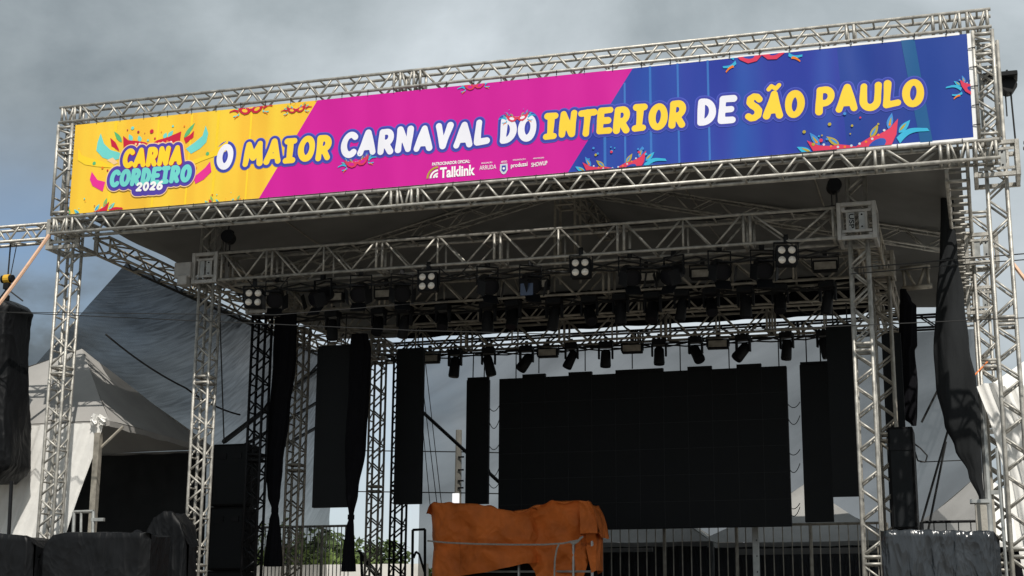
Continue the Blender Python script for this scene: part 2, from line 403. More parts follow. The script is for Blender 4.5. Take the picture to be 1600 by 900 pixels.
dB = bz(1320, 150)[0]
sheetpart('sheet', K['blu'], (d2b, d2t), (dB, dB - .08))
sheetpart('sheet', K['dblu'], (dB, dB - .08), (BX1, BX1))
MB().box(((BX0 + BX1) / 2, .012, (BZ0 + BZ1) / 2), (BX1 - BX0, .006, BZ1 - BZ0)).build('backing_sheet', K['white'], banner)
hem = MB()
hem.quad((12.2, -.002, BZ0 - .012), (BX1 + .02, -.002, BZ0 - .05), (BX1 + .02, -.002, BZ0 + .012), (12.2, -.002, BZ0 + .004))
hem.quad((BX1 - .005, -.0025, BZ0 - .05), (BX1 + .045, -.0025, BZ0 - .05), (BX1 + .045, -.0025, BZ1), (BX1 - .005, -.0025, BZ1))
hem.quad((9.0, -.002, BZ1 - .006), (BX1 - .1, -.002, BZ1 - .006), (BX1 - .1, -.002, BZ1 + .028), (9.0, -.002, BZ1 + .012))
hem.build('white_hem', K['white'], banner)
# printed vertical light bands
yb = MB()
for x, w_ in ((.98, .05), (1.75, .035), (2.33, .03), (2.78, .04), (3.35, .03), (3.95, .035)):
    if x < d1b - .1: yb.quad((x, -.003, BZ0), (x + w_, -.003, BZ0), (x + w_ + .04, -.003, BZ1), (x + .04, -.003, BZ1))
yb.build('printed_band', K['vyel'], banner)
bb = MB()
for x, w_ in ((8.95, .04), (9.25, .03), (9.62, .035), (10.02, .03), (10.45, .03)):
    z1 = BZ0 + (BZ1 - BZ0) * min(1, max(.05, (x - d2b) / (d2t - d2b)))
    bb.quad((x, -.003, BZ0), (x + w_, -.003, BZ0), (x + w_, -.003, z1), (x, -.003, z1))
bb.build('printed_band', ink('ink_blue_band', (.04, .16, .50)), banner)
tb = MB(); tb.quad((13.30, -.003, BZ0), (13.46, -.003, BZ0), (13.30, -.003, BZ1), (13.12, -.003, BZ1)); tb.build('printed_band', K['teal'], banner)

# --- rounded lettering grown from strokes
def arc(cx, cz, rx, rz, a0, a1, n=18): return [(cx + rx * math.cos(rad(a0 + (a1 - a0) * i / n)), cz + rz * math.sin(rad(a0 + (a1 - a0) * i / n))) for i in range(n + 1)]
G = {
 'C': ([arc(.37, .5, .23, .36, 48, 312)], .64), 'A': ([[(.14, .14), (.37, .86), (.60, .14)], [(.26, .33), (.50, .33)]], .74),
 'R': ([[(.15, .14), (.15, .86)] + arc(.32, .66, .17, .20, 90, -90, 10) + [(.15, .46)], [(.30, .46), (.50, .14)]], .66),
 'N': ([[(.14, .14), (.15, .86), (.50, .14), (.53, .86)]], .67), 'O': ([arc(.36, .5, .22, .36, 0, 360, 28)], .72),
 'D': ([[(.15, .14), (.15, .86)] + arc(.22, .5, .29, .36, 90, -90, 14) + [(.15, .14)]], .66),
 'E': ([[(.48, .86), (.15, .86), (.14, .14), (.48, .14)], [(.14, .5), (.42, .5)]], .60),
 'I': ([[(.30, .14), (.30, .86)], [(.16, .86), (.44, .86)], [(.16, .14), (.44, .14)]], .60),
 'M': ([[(.14, .14), (.21, .86), (.43, .36), (.65, .86), (.72, .14)]], .86), 'V': ([[(.14, .86), (.35, .14), (.56, .86)]], .70),
 'L': ([[(.15, .86), (.14, .16), (.48, .20)]], .58), 'T': ([[(.13, .84), (.59, .86)], [(.36, .86), (.35, .14)]], .70),
 'P': ([[(.15, .14), (.15, .86)] + arc(.32, .64, .19, .22, 90, -90, 10) + [(.15, .42)]], .64),
 'U': ([[(.14, .86), (.14, .40)] + arc(.36, .38, .22, .24, 180, 360, 12) + [(.58, .86)]], .72),
 'S': ([[(.50, .76), (.42, .85), (.30, .87), (.19, .80), (.18, .67), (.27, .57), (.40, .49), (.49, .38), (.47, .22), (.36, .14), (.24, .13), (.14, .20)]], .64),
 '2': ([arc(.33, .66, .19, .20, 165, -20, 12) + [(.14, .16), (.52, .14)]], .66), '0': ([arc(.34, .5, .20, .36, 0, 360, 24)], .68),
 '6': ([[(.48, .85), (.30, .78), (.17, .55), (.14, .36)] + arc(.34, .34, .20, .20, 180, 540, 20)], .68),
}
G['~'] = (G['A'][0], .74)
def strokes(text, x0, x1, zl, zr, h, slant=.04, wob=0):
    """stroke polylines filling x0..x1 with the base line running zl..zr"""
    tot = sum(G[c][1] for c in text); out_ = []; u = 0
    for k, c in enumerate(text):
        dz = wob * (1 if k % 2 else -1)
        for st in G[c][0]:
            pl = []
            for (a, b) in st:
                f = (u + a) / tot
                pl.append((x0 + (x1 - x0) * f + slant * h * (b - .5), zl + (zr - zl) * f + b * h + dz))
            out_.append(pl)
        u += G[c][1]
    return out_
def field(sts, pad, st=.011):
    pts = np.array([p for s_ in sts for p in s_]); lo = pts.min(0) - pad; hi = pts.max(0) + pad
    nx = int((hi[0] - lo[0]) / st) + 2; nz = int((hi[1] - lo[1]) / st) + 2
    xs = lo[0] + np.arange(nx) * st; zs = lo[1] + np.arange(nz) * st
    Xg, Zg = np.meshgrid(xs, zs); D = np.full(Xg.shape, 9.0)
    for s_ in sts:
        for (ax, az), (bx_, bz_) in zip(s_[:-1], s_[1:]):
            dx, dz = bx_ - ax, bz_ - az; l2 = dx * dx + dz * dz + 1e-12
            t_ = np.clip(((Xg - ax) * dx + (Zg - az) * dz) / l2, 0, 1)
            D = np.minimum(D, np.hypot(Xg - ax - t_ * dx, Zg - az - t_ * dz))
    return xs, zs, D
def fill(xs, zs, D, iso, y, name, m, parent, shift=(0, 0)):
    """flat outline-filled mesh of D < iso"""
    f = D - iso; b = MB(); sx, sz = shift
    ins = f < 0; nz, nx = f.shape
    cs = ins[:-1, :-1].astype(int) + ins[:-1, 1:] + ins[1:, 1:] + ins[1:, :-1]
    for j in range(nz - 1):
        if not cs[j].any(): continue
        i = 0
        while i < nx - 1:
            c = cs[j, i]
            if c == 0: i += 1; continue
            if c == 4:
                k = i
                while k < nx - 1 and cs[j, k] == 4: k += 1
                b.quad((xs[i] + sx, y, zs[j] + sz), (xs[k] + sx, y, zs[j] + sz), (xs[k] + sx, y, zs[j + 1] + sz), (xs[i] + sx, y, zs[j + 1] + sz)); i = k; continue
            cor = [(xs[i], zs[j], f[j, i]), (xs[i + 1], zs[j], f[j, i + 1]), (xs[i + 1], zs[j + 1], f[j + 1, i + 1]), (xs[i], zs[j + 1], f[j + 1, i])]
            pl = []
            for q in range(4):
                a, d = cor[q], cor[(q + 1) % 4]
                if a[2] < 0: pl.append((a[0] + sx, y, a[1] + sz))
                if (a[2] < 0) != (d[2] < 0):
                    t_ = a[2] / (a[2] - d[2]); pl.append((a[0] + t_ * (d[0] - a[0]) + sx, y, a[1] + t_ * (d[1] - a[1]) + sz))
            if len(pl) >= 3: b.poly(pl)
            i += 1
    return b.build(name, m, parent)
for wd, xl, xr, kind in [('O', 2.84, 3.14, 'w'), ('MAIOR', 3.29, 4.77, 'y'), ('CARNAVAL', 4.90, 7.26, 'w'), ('DO', 7.40, 7.97, 'w'), ('INTERIOR', 8.05, 10.16, 'y'),
                         ('DE', 10.29, 10.86, 'w'), ('S~O', 10.97, 11.80, 'y'), ('PAULO', 11.93, 13.40, 'y')]:
    h = .43
    sts = strokes(wd, xl, xr, 8.912, 8.900, h, .08, .006)
    xs, zs, D = field(sts, .17)
    rr = .113 * h
    if wd == 'S~O':
        tz = 8.900 + h * 1.07; tx = xl + (xr - xl) * (.64 + .40) / 2.10; tq = h * .17
        x2, z2, D2 = field([[(tx - tq, tz), (tx - tq * .45, tz + .045), (tx + tq * .35, tz), (tx + tq, tz + .05)]], .12)
        fill(x2, z2, D2, .055 + .012, -.0048, 'lettering_glow', K['halo'], banner); fill(x2, z2, D2, .055, -.0063, 'lettering_outline', K['out'], banner); fill(x2, z2, D2, .030, -.0080, 'lettering', K['lyel'], banner)
    # the lettering reads as slightly irregular brush strokes
    D = D + .004 * np.sin(xs[None, :] * 9 + zs[:, None] * 13)
    fill(xs, zs, D, rr + .046, -.0045, 'lettering_glow', K['halo'], banner)
    fill(xs, zs, D, rr + .032, -.0060, 'lettering_outline', K['out'], banner)
    fill(xs, zs, D, rr, -.0080, 'lettering', K['lyel'] if kind == 'y' else K['lwhite'], banner)

# --- shapes of the printed artwork
def blob(cx, cz, r, n=12, e=1.0, ang=0): return [(cx + r * math.cos(2 * math.pi * i / n) * math.cos(ang) - r * e * math.sin(2 * math.pi * i / n) * math.sin(ang),
                                                 cz + r * math.cos(2 * math.pi * i / n) * math.sin(ang) + r * e * math.sin(2 * math.pi * i / n) * math.cos(ang)) for i in range(n)]
def leafp(x, z, ln, wd, ang):
    o = []
    for i in range(9): t_ = i / 8; o.append((ln * t_, wd * math.sin(math.pi * t_ ** .8)))
    for i in range(7, 0, -1): t_ = i / 8; o.append((ln * t_, -wd * math.sin(math.pi * t_ ** .8)))
    c, s_ = math.cos(ang), math.sin(ang)
    return [(x + a * c - b * s_, z + a * s_ + b * c) for a, b in o]
def ribbon(x, z, ln, wd, ang, bend):
    up, dn = [], []
    for i in range(11):
        t_ = i / 10; a = ln * t_; o = bend * math.sin(math.pi * 1.2 * t_); w_ = wd * (1 - .45 * t_)
        up.append((a, o + w_)); dn.append((a + .2 * wd, o - w_))
    pl = up + dn[::-1]; c, s_ = math.cos(ang), math.sin(ang)
    return [(x + a * c - b * s_, z + a * s_ + b * c) for a, b in pl]
def mask_art(cx, cz, s, rot, bgink, blue=True, conf=10, seed=1, full=True):
    """generic carnival half-mask with feathers, ribbons and confetti"""
    R_ = random.Random(seed); lay = {}
    c, s_ = math.cos(rot), math.sin(rot)
    def put(k, pl, lift=0):
        q = [(cx + s * (a * c - b * s_), cz + s * (a * s_ + b * c)) for a, b in pl]; q = clip(q)
        if q: lay.setdefault((lift, k), []).append(q)
    fe = ['sky', 'olive', 'cyan'] if blue else ['green', 'aqua', 'aqua']
    for sg in (-1, 1):
        for k, (x, z, ln, wd, an) in enumerate([(.84, .30, .42, .075, 66), (.38, .18, .40, .075, 50), (1.06, .14, .42, .08, 38)]):
            q = leafp(x, z, ln, wd, rad(an)); put(fe[k], [(sg * a, b) for a, b in q][::sg], 0)
            q = leafp(x + .03, z + .05, ln * .6, wd * .35, rad(an)); put('olive' if k != 1 else 'sky', [(sg * a, b) for a, b in q][::sg], 1)
        for k, (x, z, ln, wd, an, bd) in enumerate([(1.0, -.05, .75, .085, 12, .10), (.95, -.22, .5, .07, -18, -.06), (1.05, -.36, .35, .05, -30, .03)]):
            q = ribbon(x, z, ln, wd, rad(an), bd); put(['cyan', 'cyan', 'orange'][k] if blue else ['red', 'aqua', 'orange'][k], [(sg * a, b) for a, b in q][::sg], 0)
        half = [(0, -.10), (.20, -.30), (.52, -.34), (.80, -.16), (1.0, .12), (1.12, .50), (.86, .30), (.60, .22), (.36, .20), (.14, .12), (0, .05)]
        put('rose' if blue else 'red', [(sg * a, b) for a, b in half][::sg], 2)
        put(bgink, [(sg * a, b) for a, b in blob(.50, -.03, .24, 14, .55, .35)][::sg], 3)
        for k in range(6): put('orange' if k % 2 else 'palegrey', [(sg * a, b) for a, b in blob(.10 + .16 * k, .10 + .012 * k * k, .032, 8)][::sg], 3)
    for k in range(conf):
        x, z = R_.uniform(-1.2, 1.2), R_.uniform(.35, .95)
        put(R_.choice(['cyan', 'rose', 'olive', 'sky'] if blue else ['red', 'aqua', 'orange', 'maroon']), blob(x, z, R_.uniform(.02, .05), 8), 4)
    for i, ((lift, k), pls) in enumerate(sorted(lay.items())):
        plate('mask_print', pls, -.0092 - .0005 * i, K[k])
for px, py, wpx, rot, bgk, blue, sd in [(962, 266, 52, .10, 'blu', True, 3), (1338, 232, 76, .16, 'blu', True, 4), (1190, 82, 50, .05, 'blu', True, 5), (1535, 138, 38, -.1, 'dblu', True, 6),
                                        (558, 254, 20, .17, 'mag', True, 7), (808, 184, 19, .02, 'lwhite', True, 8), (742, 134, 18, .1, 'mag', True, 9),
                                        (392, 171, 22, .05, 'yel', False, 10), (463, 171, 16, .05, 'yel', False, 11), (136, 339, 36, .12, 'yel', False, 12), (350, 322, 26, -.05, 'yel', False, 13)]:
    a = bz(px, py); sc = (bz(px + wpx, py)[0] - a[0]) / 1.15
    mask_art(a[0], a[1], sc, rot, bgk, blue, 12 if wpx > 40 else 5, sd)
# --- round event emblem
lx, lz = bz(235, 262)
def Lp(px, py): return bz(px, py)
art = {}
def putl(k, lift, pl):
    q = clip(pl)
    if q: art.setdefault((lift, k), []).append(q)
for sg, pts in ((1, [(157, 208), (152, 222), (150, 235), (160, 246), (175, 251), (192, 246), (186, 238), (172, 234), (162, 224)]),
                (1, [(321, 196), (325, 208), (322, 222), (312, 232), (298, 240), (290, 232), (304, 222), (316, 212)])):
    putl('aqua', 0, [Lp(*p) for p in pts])
putl('pink', 0, [Lp(*p) for p in [(143, 268), (140, 280), (144, 290), (160, 299), (164, 284), (152, 281)]])
putl('pink', 0, [Lp(*p) for p in [(302, 277), (305, 287), (318, 280), (330, 268), (328, 252), (320, 262)]])
putl('vyel', 0, [Lp(*p) for p in [(122, 232), (121, 250), (132, 257), (150, 260), (176, 262), (160, 252), (140, 247), (127, 242)]])
putl('vyel', 0, [Lp(*p) for p in [(296, 252), (318, 244), (338, 232), (357, 218), (353, 236), (338, 243), (318, 250), (302, 257)]])
putl('cream', 0, [Lp(*p) for p in [(166, 250), (176, 246), (184, 254), (178, 257)]])
putl('red', 1, [Lp(*p) for p in [(172, 215), (180, 222), (185, 232), (186, 236), (174, 228)]])
putl('red', 1, [Lp(*p) for p in [(303, 204), (302, 214), (290, 224), (287, 216), (296, 211)]])
putl('red', 1, [Lp(*p) for p in [(192, 212), (200, 219), (214, 220), (226, 222), (234, 226), (245, 219), (262, 214), (276, 208), (283, 205), (281, 219), (272, 228), (240, 236), (205, 240), (193, 236)]])
for k, (px, py, an, ln) in enumerate([(190, 222, 128, 22), (206, 220, 118, 12), (219, 221, 110, 10), (287, 215, 52, 26), (262, 214, 50, 12), (256, 216, 70, 9)]):
    a = Lp(px, py); putl('aqua' if k % 3 else 'green', 0, leafp(a[0], a[1], ln / 90, .035, rad(an)))
for px, py, k in [(206, 227, 'white'), (212, 225, 'cream'), (218, 225, 'white'), (224, 227, 'orange'), (254, 223, 'white'), (261, 221, 'orange'), (267, 222, 'white'), (248, 224, 'cream')]:
    a = Lp(px, py); putl(k, 2, blob(a[0], a[1], .02, 10))
for px, py, k, r in [(237, 205, 'red', .034), (216, 206, 'maroon', .02), (242, 216, 'red', .016), (199, 203, 'maroon', .012), (207, 200, 'aqua', .028), (231, 219, 'aqua', .02), (270, 197, 'aqua', .018),
                     (288, 197, 'orange', .014), (147, 255, 'green', .03), (324, 240, 'green', .03), (302, 256, 'red', .016), (306, 262, 'orange', .02), (168, 266, 'red', .016), (160, 262, 'orange', .02), (226, 208, 'maroon', .008), (252, 206, 'orange', .01)]:
    a = Lp(px, py); putl(k, 3, blob(a[0], a[1], r, 10))
for i, ((lift, k), pls) in enumerate(sorted(art.items())): plate('emblem_print', pls, -.004 - .0005 * i, K[k])
c0, c1 = Lp(191, 264), Lp(285, 258); o0, o1 = Lp(171, 294), Lp(299, 285); y0_, y1_ = Lp(212, 300), Lp(255, 297)
hC, hO, hY = .335, .30, .155
sC = strokes('CARNA', c0[0], c1[0], c0[1], c1[1], hC, .1); sO = strokes('CORDEIRO', o0[0], o1[0], o0[1], o1[1], hO, .1); sY = strokes('2026', y0_[0], y1_[0], y0_[1], y1_[1], hY, .1)
xs, zs, Dall = field(sC + sO + sY, .17)
fill(xs, zs, Dall, .120 * hC + .070, -.0135, 'emblem_border', K['cream'], banner)
fill(xs, zs, Dall, .120 * hC + .054, -.0145, 'emblem_border', K['purple'], banner)
for sts, h, k, y in ((sC, hC, 'vyel', -.0175), (sO, hO, 'aqua', -.018), (sY, hY, 'white', -.019)):
    xs, zs, D = field(sts, .08, .009)
    if k != 'white': fill(xs, zs, D, .125 * h, y + .0015, 'emblem_shadow', K['maroon'] if k == 'vyel' else K['out'], banner, (.016, -.016))
    fill(xs, zs, D, .125 * h, y, 'emblem_lettering', K[k], banner)
# --- sponsor line in the built-in plain face
def text_part(s, x0, x1, zb, h, y, m, parent, name='sponsor_lettering', bold=.0, zr=None, rot=None):
    cu = bpy.data.curves.new('t', 'FONT'); cu.body = s; cu.size = 1; cu.offset = bold; cu.resolution_u = 3
    o = bpy.data.objects.new('t', cu); COL.objects.link(o); bpy.context.view_layer.update()
    me = bpy.data.meshes.new_from_object(o.evaluated_get(bpy.context.evaluated_depsgraph_get()))
    bpy.data.objects.remove(o); bpy.data.curves.remove(cu)
    co = np.array([v.co[:] for v in me.vertices]); lo, hi = co.min(0), co.max(0)
    b = MB(); zr = zb if zr is None else zr; vs = []
    for v in co:
        f = (v[0] - lo[0]) / (hi[0] - lo[0]); g = (v[1] - lo[1]) / (hi[1] - lo[1])
        vs.append((x0 + (x1 - x0) * f, y, zb + (zr - zb) * f + g * h) if rot is None else rot(f, g))
    b.add(vs, [tuple(p.vertices) for p in me.polygons]); bpy.data.meshes.remove(me)
    return b.build(name, m, parent)
def spon(s, pl, pr, h, bold=.0):
    a, b = bz(*pl), bz(*pr); text_part(s, a[0], b[0], a[1], h, -.006, K['white'], banner, bold=bold, zr=b[1])
spon('PATROCINADOR OFICIAL:', (675, 259), (734, 254), .05, .03)
spon('Talklink', (687, 278.5), (742, 273.5), .165, .035)
spon('REALIZAÇÃO', (752, 256.5), (769, 255), .032, .01); spon('ARRUDA', (749, 265.5), (775, 263.5), .065)
spon('APOIO', (782.5, 254.5), (792, 253.5), .03, .01)
spon('ORGANIZAÇÃO', (801, 251.5), (821, 250), .032, .01); spon('produzai', (798, 264), (824, 261), .085, .02)
spon('PROMOÇÃO', (833, 249), (850, 247.5), .03, .01); spon('SHOWUP', (830, 261), (855, 257.5), .065, .02)
ac = bz(684, 277.5); arcs = MB(); arco = MB()
for r0, r1, tgt in ((.05, .078, arcs), (.10, .128, arcs), (.15, .178, arco)):
    a_ = arc(ac[0], ac[1], r0, r0, 90, 180, 10); b_ = arc(ac[0], ac[1], r1, r1, 90, 180, 10)
    for i in range(10): tgt.poly([(x, -.006, z) for x, z in (a_[i], a_[i + 1], b_[i + 1], b_[i])])
arcs.poly([(x, -.006, z) for x, z in blob(ac[0] - .02, ac[1] + .02, .02, 10)])
arcs.build('sponsor_mark', K['white'], banner); arco.build('sponsor_mark', K['olive'], banner)
cz_ = bz(787, 263.5)
plate('crest', [[(cz_[0] + a, cz_[1] + b) for a, b in ((-.055, .075), (.055, .075), (.06, -.02), (.03, -.07), (0, -.085), (-.03, -.07), (-.06, -.02))]], -.006, K['palegrey'])
plate('crest', [[(cz_[0] + a, cz_[1] + b) for a, b in ((-.03, .05), (.03, .05), (.034, -.02), (0, -.05), (-.034, -.02))]], -.0075, K['out'])
plate('crest', [blob(cz_[0], cz_[1] + .005, .018, 10)], -.009, K['white'])
# --- ties holding the sheet to the chords
tie0 = None
tiepos = []
for x in np.arange(.7, 13.9, .42): tiepos += [((x, 0, BZ1), 'v', .055), ((x + .12, 0, BZ0), 'v', -.045)]
for z in np.arange(BZ0 + .18, BZ1, .27): tiepos += [((BX0, 0, z), 'h', -.06), ((BX1, 0, z), 'h', .075)]
for (p, d, l) in tiepos:
    b = MB(); q = (p[0], -.014, p[2]); e_ = (p[0] + random.uniform(-.01, .01), -.03, p[2] + l * 1.3) if d == 'v' else (p[0] + l * 1.3, -.03, p[2] + random.uniform(-.01, .01))
    b.tube(q, e_, .007, 5); b.build('cable_tie', M['cable'], banner)

# ------------------------------------------------------------------ towers
def tower(label, x, y, z1, z0=0, m='alu', cc=.25, group='upright truss towers', period=.52, joints=None):
    return truss('truss_tower', label, 'truss tower', (x, y, z0), (x, y, z1), (0, 1, 0), cc, cc, period, joints=joints, m=m, group=group)
def sleeve(label, x, y, z, w=.56, h=.56, m='greyplate', letters=None, motor=None):
    r = thing('sleeve_block', label, 'sleeve block', (x, y, z), 'sleeve blocks on the towers')
    b = MB(); k = .06
    for sx in (-1, 1):
        for s2 in (-1, 1):
            b.box((x + sx * (w / 2 - k / 2), y + s2 * (w / 2 - k / 2), z), (k, k, h), bev=.006)
            b.box((x, y + sx * (w / 2 - k / 2), z + s2 * (h / 2 - k / 2)), (w - 2 * k, k - .006, k), bev=.006)
            b.box((x + sx * (w / 2 - k / 2), y, z + s2 * (h / 2 - k / 2)), (k - .006, w - 2 * k, k), bev=.006)
    b.build('frame', M[m], r)
    p = MB(); yf = y - w / 2 + .03
    p.box((x, yf, z + h * .27), (w - .14, .022, .035)); p.box((x, yf, z - h * .27), (w - .14, .022, .035))
    for sx in (-1, 1): p.box((x + sx * w * .24, yf + .003, z), (.03, .02, h * .52)); p.box((x + sx * w * .38, yf + .02, z - h * .36), (.09, .012, .05)); p.box((x + sx * w * .38, yf + .02, z + h * .36), (.09, .012, .06))
    p.build('cross_bar', M[m], r)
    q = MB(); q.box((x + w * .13, yf + .012, z), (.085, .012, h * .46)); q.box((x - w * .13, yf + .012, z), (.085, .012, h * .46)); pl = q.build('plate', M['steel'], r)
    hl = MB()
    for dz in (-.09, .09): hl.tube((x + w * .13, yf + .005, z + dz), (x + w * .13, yf - .001, z + dz), .014, 8)
    hl.build('bolt_hole', M['blackmetal'], pl)
    if letters:
        lx_ = x - w * .13
        text_part(letters, 0, 0, 0, 0, 0, M['blackmetal'], pl, 'plate_lettering', .02, rot=lambda f, g: (lx_ + .035 - .07 * g if False else lx_ - .035 + .07 * g, yf + .004, z + .11 - .22 * f))
    return r
# front towers carrying the header
TL = tower('silver truss tower holding up the yellow end of the banner frame', .05, .52, 9.9, group=None)
TR = tower('silver truss tower holding up the blue end of the banner frame', 14.25, .52, 9.9, group=None)
sleeve('grey sleeve block where the tower meets the yellow end of the banner', .06, .54, 8.18, .60, .50, 'alu')
sleeve('grey sleeve block where the tower meets the blue end of the banner', 14.26, .54, 8.18, .60, .50, 'alu')
TRb = tower('silver truss tower close behind the sunlit right-hand tower', 14.02, 3.6, 8.4, group=None)
TRc = tower('silver truss tower furthest back on the right edge of the rig', 13.98, 7.2, 8.4, group=None)
sleeve('small grey sleeve block on the second right-edge tower', 14.02, 3.6, 7.75, .5, .5, 'alu')
sleeve('small grey sleeve block on the rear right-edge tower', 13.98, 7.2, 7.75, .5, .5, 'alu')
# inner rig towers
tower('silver front tower of the lighting rig beside the covered boxes on the left', 1.86, 1.84, 8.9, 0, group=None)
tower('sunlit silver front tower of the lighting rig right of the big screen', 12.31, 1.84, 8.9, 0, group=None)
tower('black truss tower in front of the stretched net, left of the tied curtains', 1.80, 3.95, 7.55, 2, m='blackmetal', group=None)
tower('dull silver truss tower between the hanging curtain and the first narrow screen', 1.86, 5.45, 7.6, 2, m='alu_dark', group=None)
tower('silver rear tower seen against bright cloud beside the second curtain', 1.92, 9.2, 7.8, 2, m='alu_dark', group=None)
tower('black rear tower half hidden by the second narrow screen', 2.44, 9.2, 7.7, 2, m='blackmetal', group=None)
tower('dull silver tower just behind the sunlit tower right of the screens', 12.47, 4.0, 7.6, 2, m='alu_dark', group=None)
BZc, BH = 7.83, .45
sleeve('grey sleeve block with a winch at the left end of the front lighting truss', 1.86, 1.84, 7.83, .46, .52, 'greyplate')
sleeve('grey lettered sleeve block at the right end of the front lighting truss', 12.31, 1.84, 7.83, .56, .56, 'greyplate', 'USP')
sleeve('sleeve block on the black tower under the leftmost four-lamp blinder', 1.83, 3.95, 7.72, .5, .4, 'greyplate')
sleeve('sleeve block on the bright rear tower on the left', 1.92, 9.2, 7.85, .5, .45, 'greyplate')
sleeve('sleeve block on the second tower behind the sunlit right one', 12.47, 4.0, 7.72, .46, .4, 'alu_dark')
wm = thing('winch_box', 'pale grey winch box bolted beside the left sleeve block', 'winch box', (1.5, 1.66, 7.55))
MB().box((1.50, 1.66, 7.80), (.30, .24, .26), bev=.012).build('housing', M['greyplate'], wm)
MB().box((1.52, 1.60, 7.62), (.17, .20, .16), bev=.01).build('gearbox', M['greyplate'], wm)

# ------------------------------------------------------------------ beams of the lighting rig
yv = (0, 1, 0); xv = (1, 0, 0)
truss('lighting_truss', 'deep silver front truss carrying spotlights under the banner', 'truss', (2.12, 1.82, BZc), (12.02, 1.82, BZc), yv, .40, BH, .93, .025, .017, 'WP', tb='rung',
      joints=[.9, 2.8, 4.75, 6.7, 8.6], m='alu', group='trusses across the stage')
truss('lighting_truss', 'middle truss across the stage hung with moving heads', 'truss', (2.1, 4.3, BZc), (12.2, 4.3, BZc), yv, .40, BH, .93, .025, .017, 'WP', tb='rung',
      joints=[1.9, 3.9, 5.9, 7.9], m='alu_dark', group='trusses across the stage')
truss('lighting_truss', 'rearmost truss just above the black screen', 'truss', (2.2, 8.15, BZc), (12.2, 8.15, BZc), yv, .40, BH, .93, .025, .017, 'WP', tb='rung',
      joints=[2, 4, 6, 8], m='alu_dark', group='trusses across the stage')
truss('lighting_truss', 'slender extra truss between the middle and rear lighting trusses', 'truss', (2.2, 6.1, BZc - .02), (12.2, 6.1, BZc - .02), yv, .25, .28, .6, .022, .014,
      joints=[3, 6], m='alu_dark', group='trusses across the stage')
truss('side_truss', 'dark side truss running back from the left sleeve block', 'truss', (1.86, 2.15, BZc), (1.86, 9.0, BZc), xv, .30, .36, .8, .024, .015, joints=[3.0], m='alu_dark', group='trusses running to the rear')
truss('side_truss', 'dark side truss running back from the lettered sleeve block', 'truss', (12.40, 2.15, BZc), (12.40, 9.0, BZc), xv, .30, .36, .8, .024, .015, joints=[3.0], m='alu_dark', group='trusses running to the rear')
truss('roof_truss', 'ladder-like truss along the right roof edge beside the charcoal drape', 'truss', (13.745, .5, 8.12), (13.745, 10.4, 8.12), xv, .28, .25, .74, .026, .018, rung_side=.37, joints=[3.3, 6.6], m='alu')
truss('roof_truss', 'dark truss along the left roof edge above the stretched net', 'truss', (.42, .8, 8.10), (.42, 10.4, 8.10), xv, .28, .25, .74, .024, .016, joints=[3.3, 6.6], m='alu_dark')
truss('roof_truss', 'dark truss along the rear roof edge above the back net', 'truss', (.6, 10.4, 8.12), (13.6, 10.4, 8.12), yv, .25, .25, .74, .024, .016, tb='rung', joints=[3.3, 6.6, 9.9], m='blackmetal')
b = MB(); b.grid([[(x, 9.45 + .05 * math.sin(x * 5.1) + .02 * math.sin(x * 13), z) for x in np.linspace(2.4, 12.3, 120)] for z in np.linspace(8.16, 8.95, 5)])
bc = b.build('border_cloth', M['velvet'], None, True); tag(bc, 'long black border cloth hanging under the rear of the roof above the screen', 'curtain'); bc.modifiers.new('thickness', 'SOLIDIFY').thickness = .006
truss('wing_truss', 'short silver truss reaching out to the left over the covered loudspeakers', 'truss', (-5.2, .50, 8.28), (-.26, .50, 8.28), yv, .25, .25, .5, joints=[2.4], m='alu')
truss('wing_truss', 'short silver truss reaching out to the right past the banner', 'truss', (14.62, .50, 8.28), (19.5, .50, 8.28), yv, .25, .25, .5, joints=[2.4], m='alu')
# roof frame and fabric
RX, RZ, EZ = 7.1, 9.95, 8.42
def rafter(label, a, b): truss('rafter_truss', label, 'truss', a, b, (0, 1, 0), .22, .26, .8, .02, .013, m='alu', ends=False, joints=[], group='rafters under the roof fabric')
rafter('dark rafter rising from the left eave to the roof peak', (.6, 5.0, EZ - .16), (RX - .25, 5.0, RZ - .20))
rafter('dark rafter falling from the roof peak to the right eave', (RX + .25, 5.0, RZ - .20), (13.6, 5.0, EZ - .16))
truss('ridge_truss', 'dark ridge truss under the peak of the stage roof', 'truss', (RX, .9, RZ - .2), (RX, 8.2, RZ - .2), xv, .24, .26, .8, .02, .013, m='alu_dark', joints=[3])
pk = thing('king_post', 'upright boxy post under the roof peak behind the front truss', 'post', (RX, 5.0, 8.1))
b = MB()
for sx in (-1, 1):
    for s2 in (-1, 1): b.tube((RX + sx * .18, 5.0 + s2 * .18, 8.05), (RX + sx * .18, 5.0 + s2 * .18, RZ - .12), .025, 6)
b.build('upright', M['alu_dark'], pk)
b = MB()
for z in (8.5, 8.95, 9.4):
    for sx in (-1, 1): b.tube((RX - .18, 5.0 + sx * .18, z), (RX + .18, 5.0 + sx * .18, z), .02, 6); b.tube((RX + sx * .18, 4.82, z), (RX + sx * .18, 5.18, z), .02, 6)
b.build('crosspiece', M['alu_dark'], pk)
roof = MB()
def rz(x, y):
    zz = RZ - abs(x - RX) * (RZ - EZ) / 6.7
    if y > 8.0: zz = min(zz, RZ - (y - 8.0) * (RZ - EZ) / 2.45)
    wav = .025 * math.sin(x * 2.1 + y * .7) + .02 * math.sin(y * 2.6)
    return zz + wav
roof.grid([[(x, y, rz(x, y)) for x in np.linspace(.4, 13.8, 41)] for y in np.linspace(.42, 10.45, 33)])
ro = roof.build('stage_roof', M['roof'], None, True); tag(ro, 'grey fabric roof stretched over the stage rig', 'roof')
sm = ro.modifiers.new('thickness', 'SOLIDIFY'); sm.thickness = .012
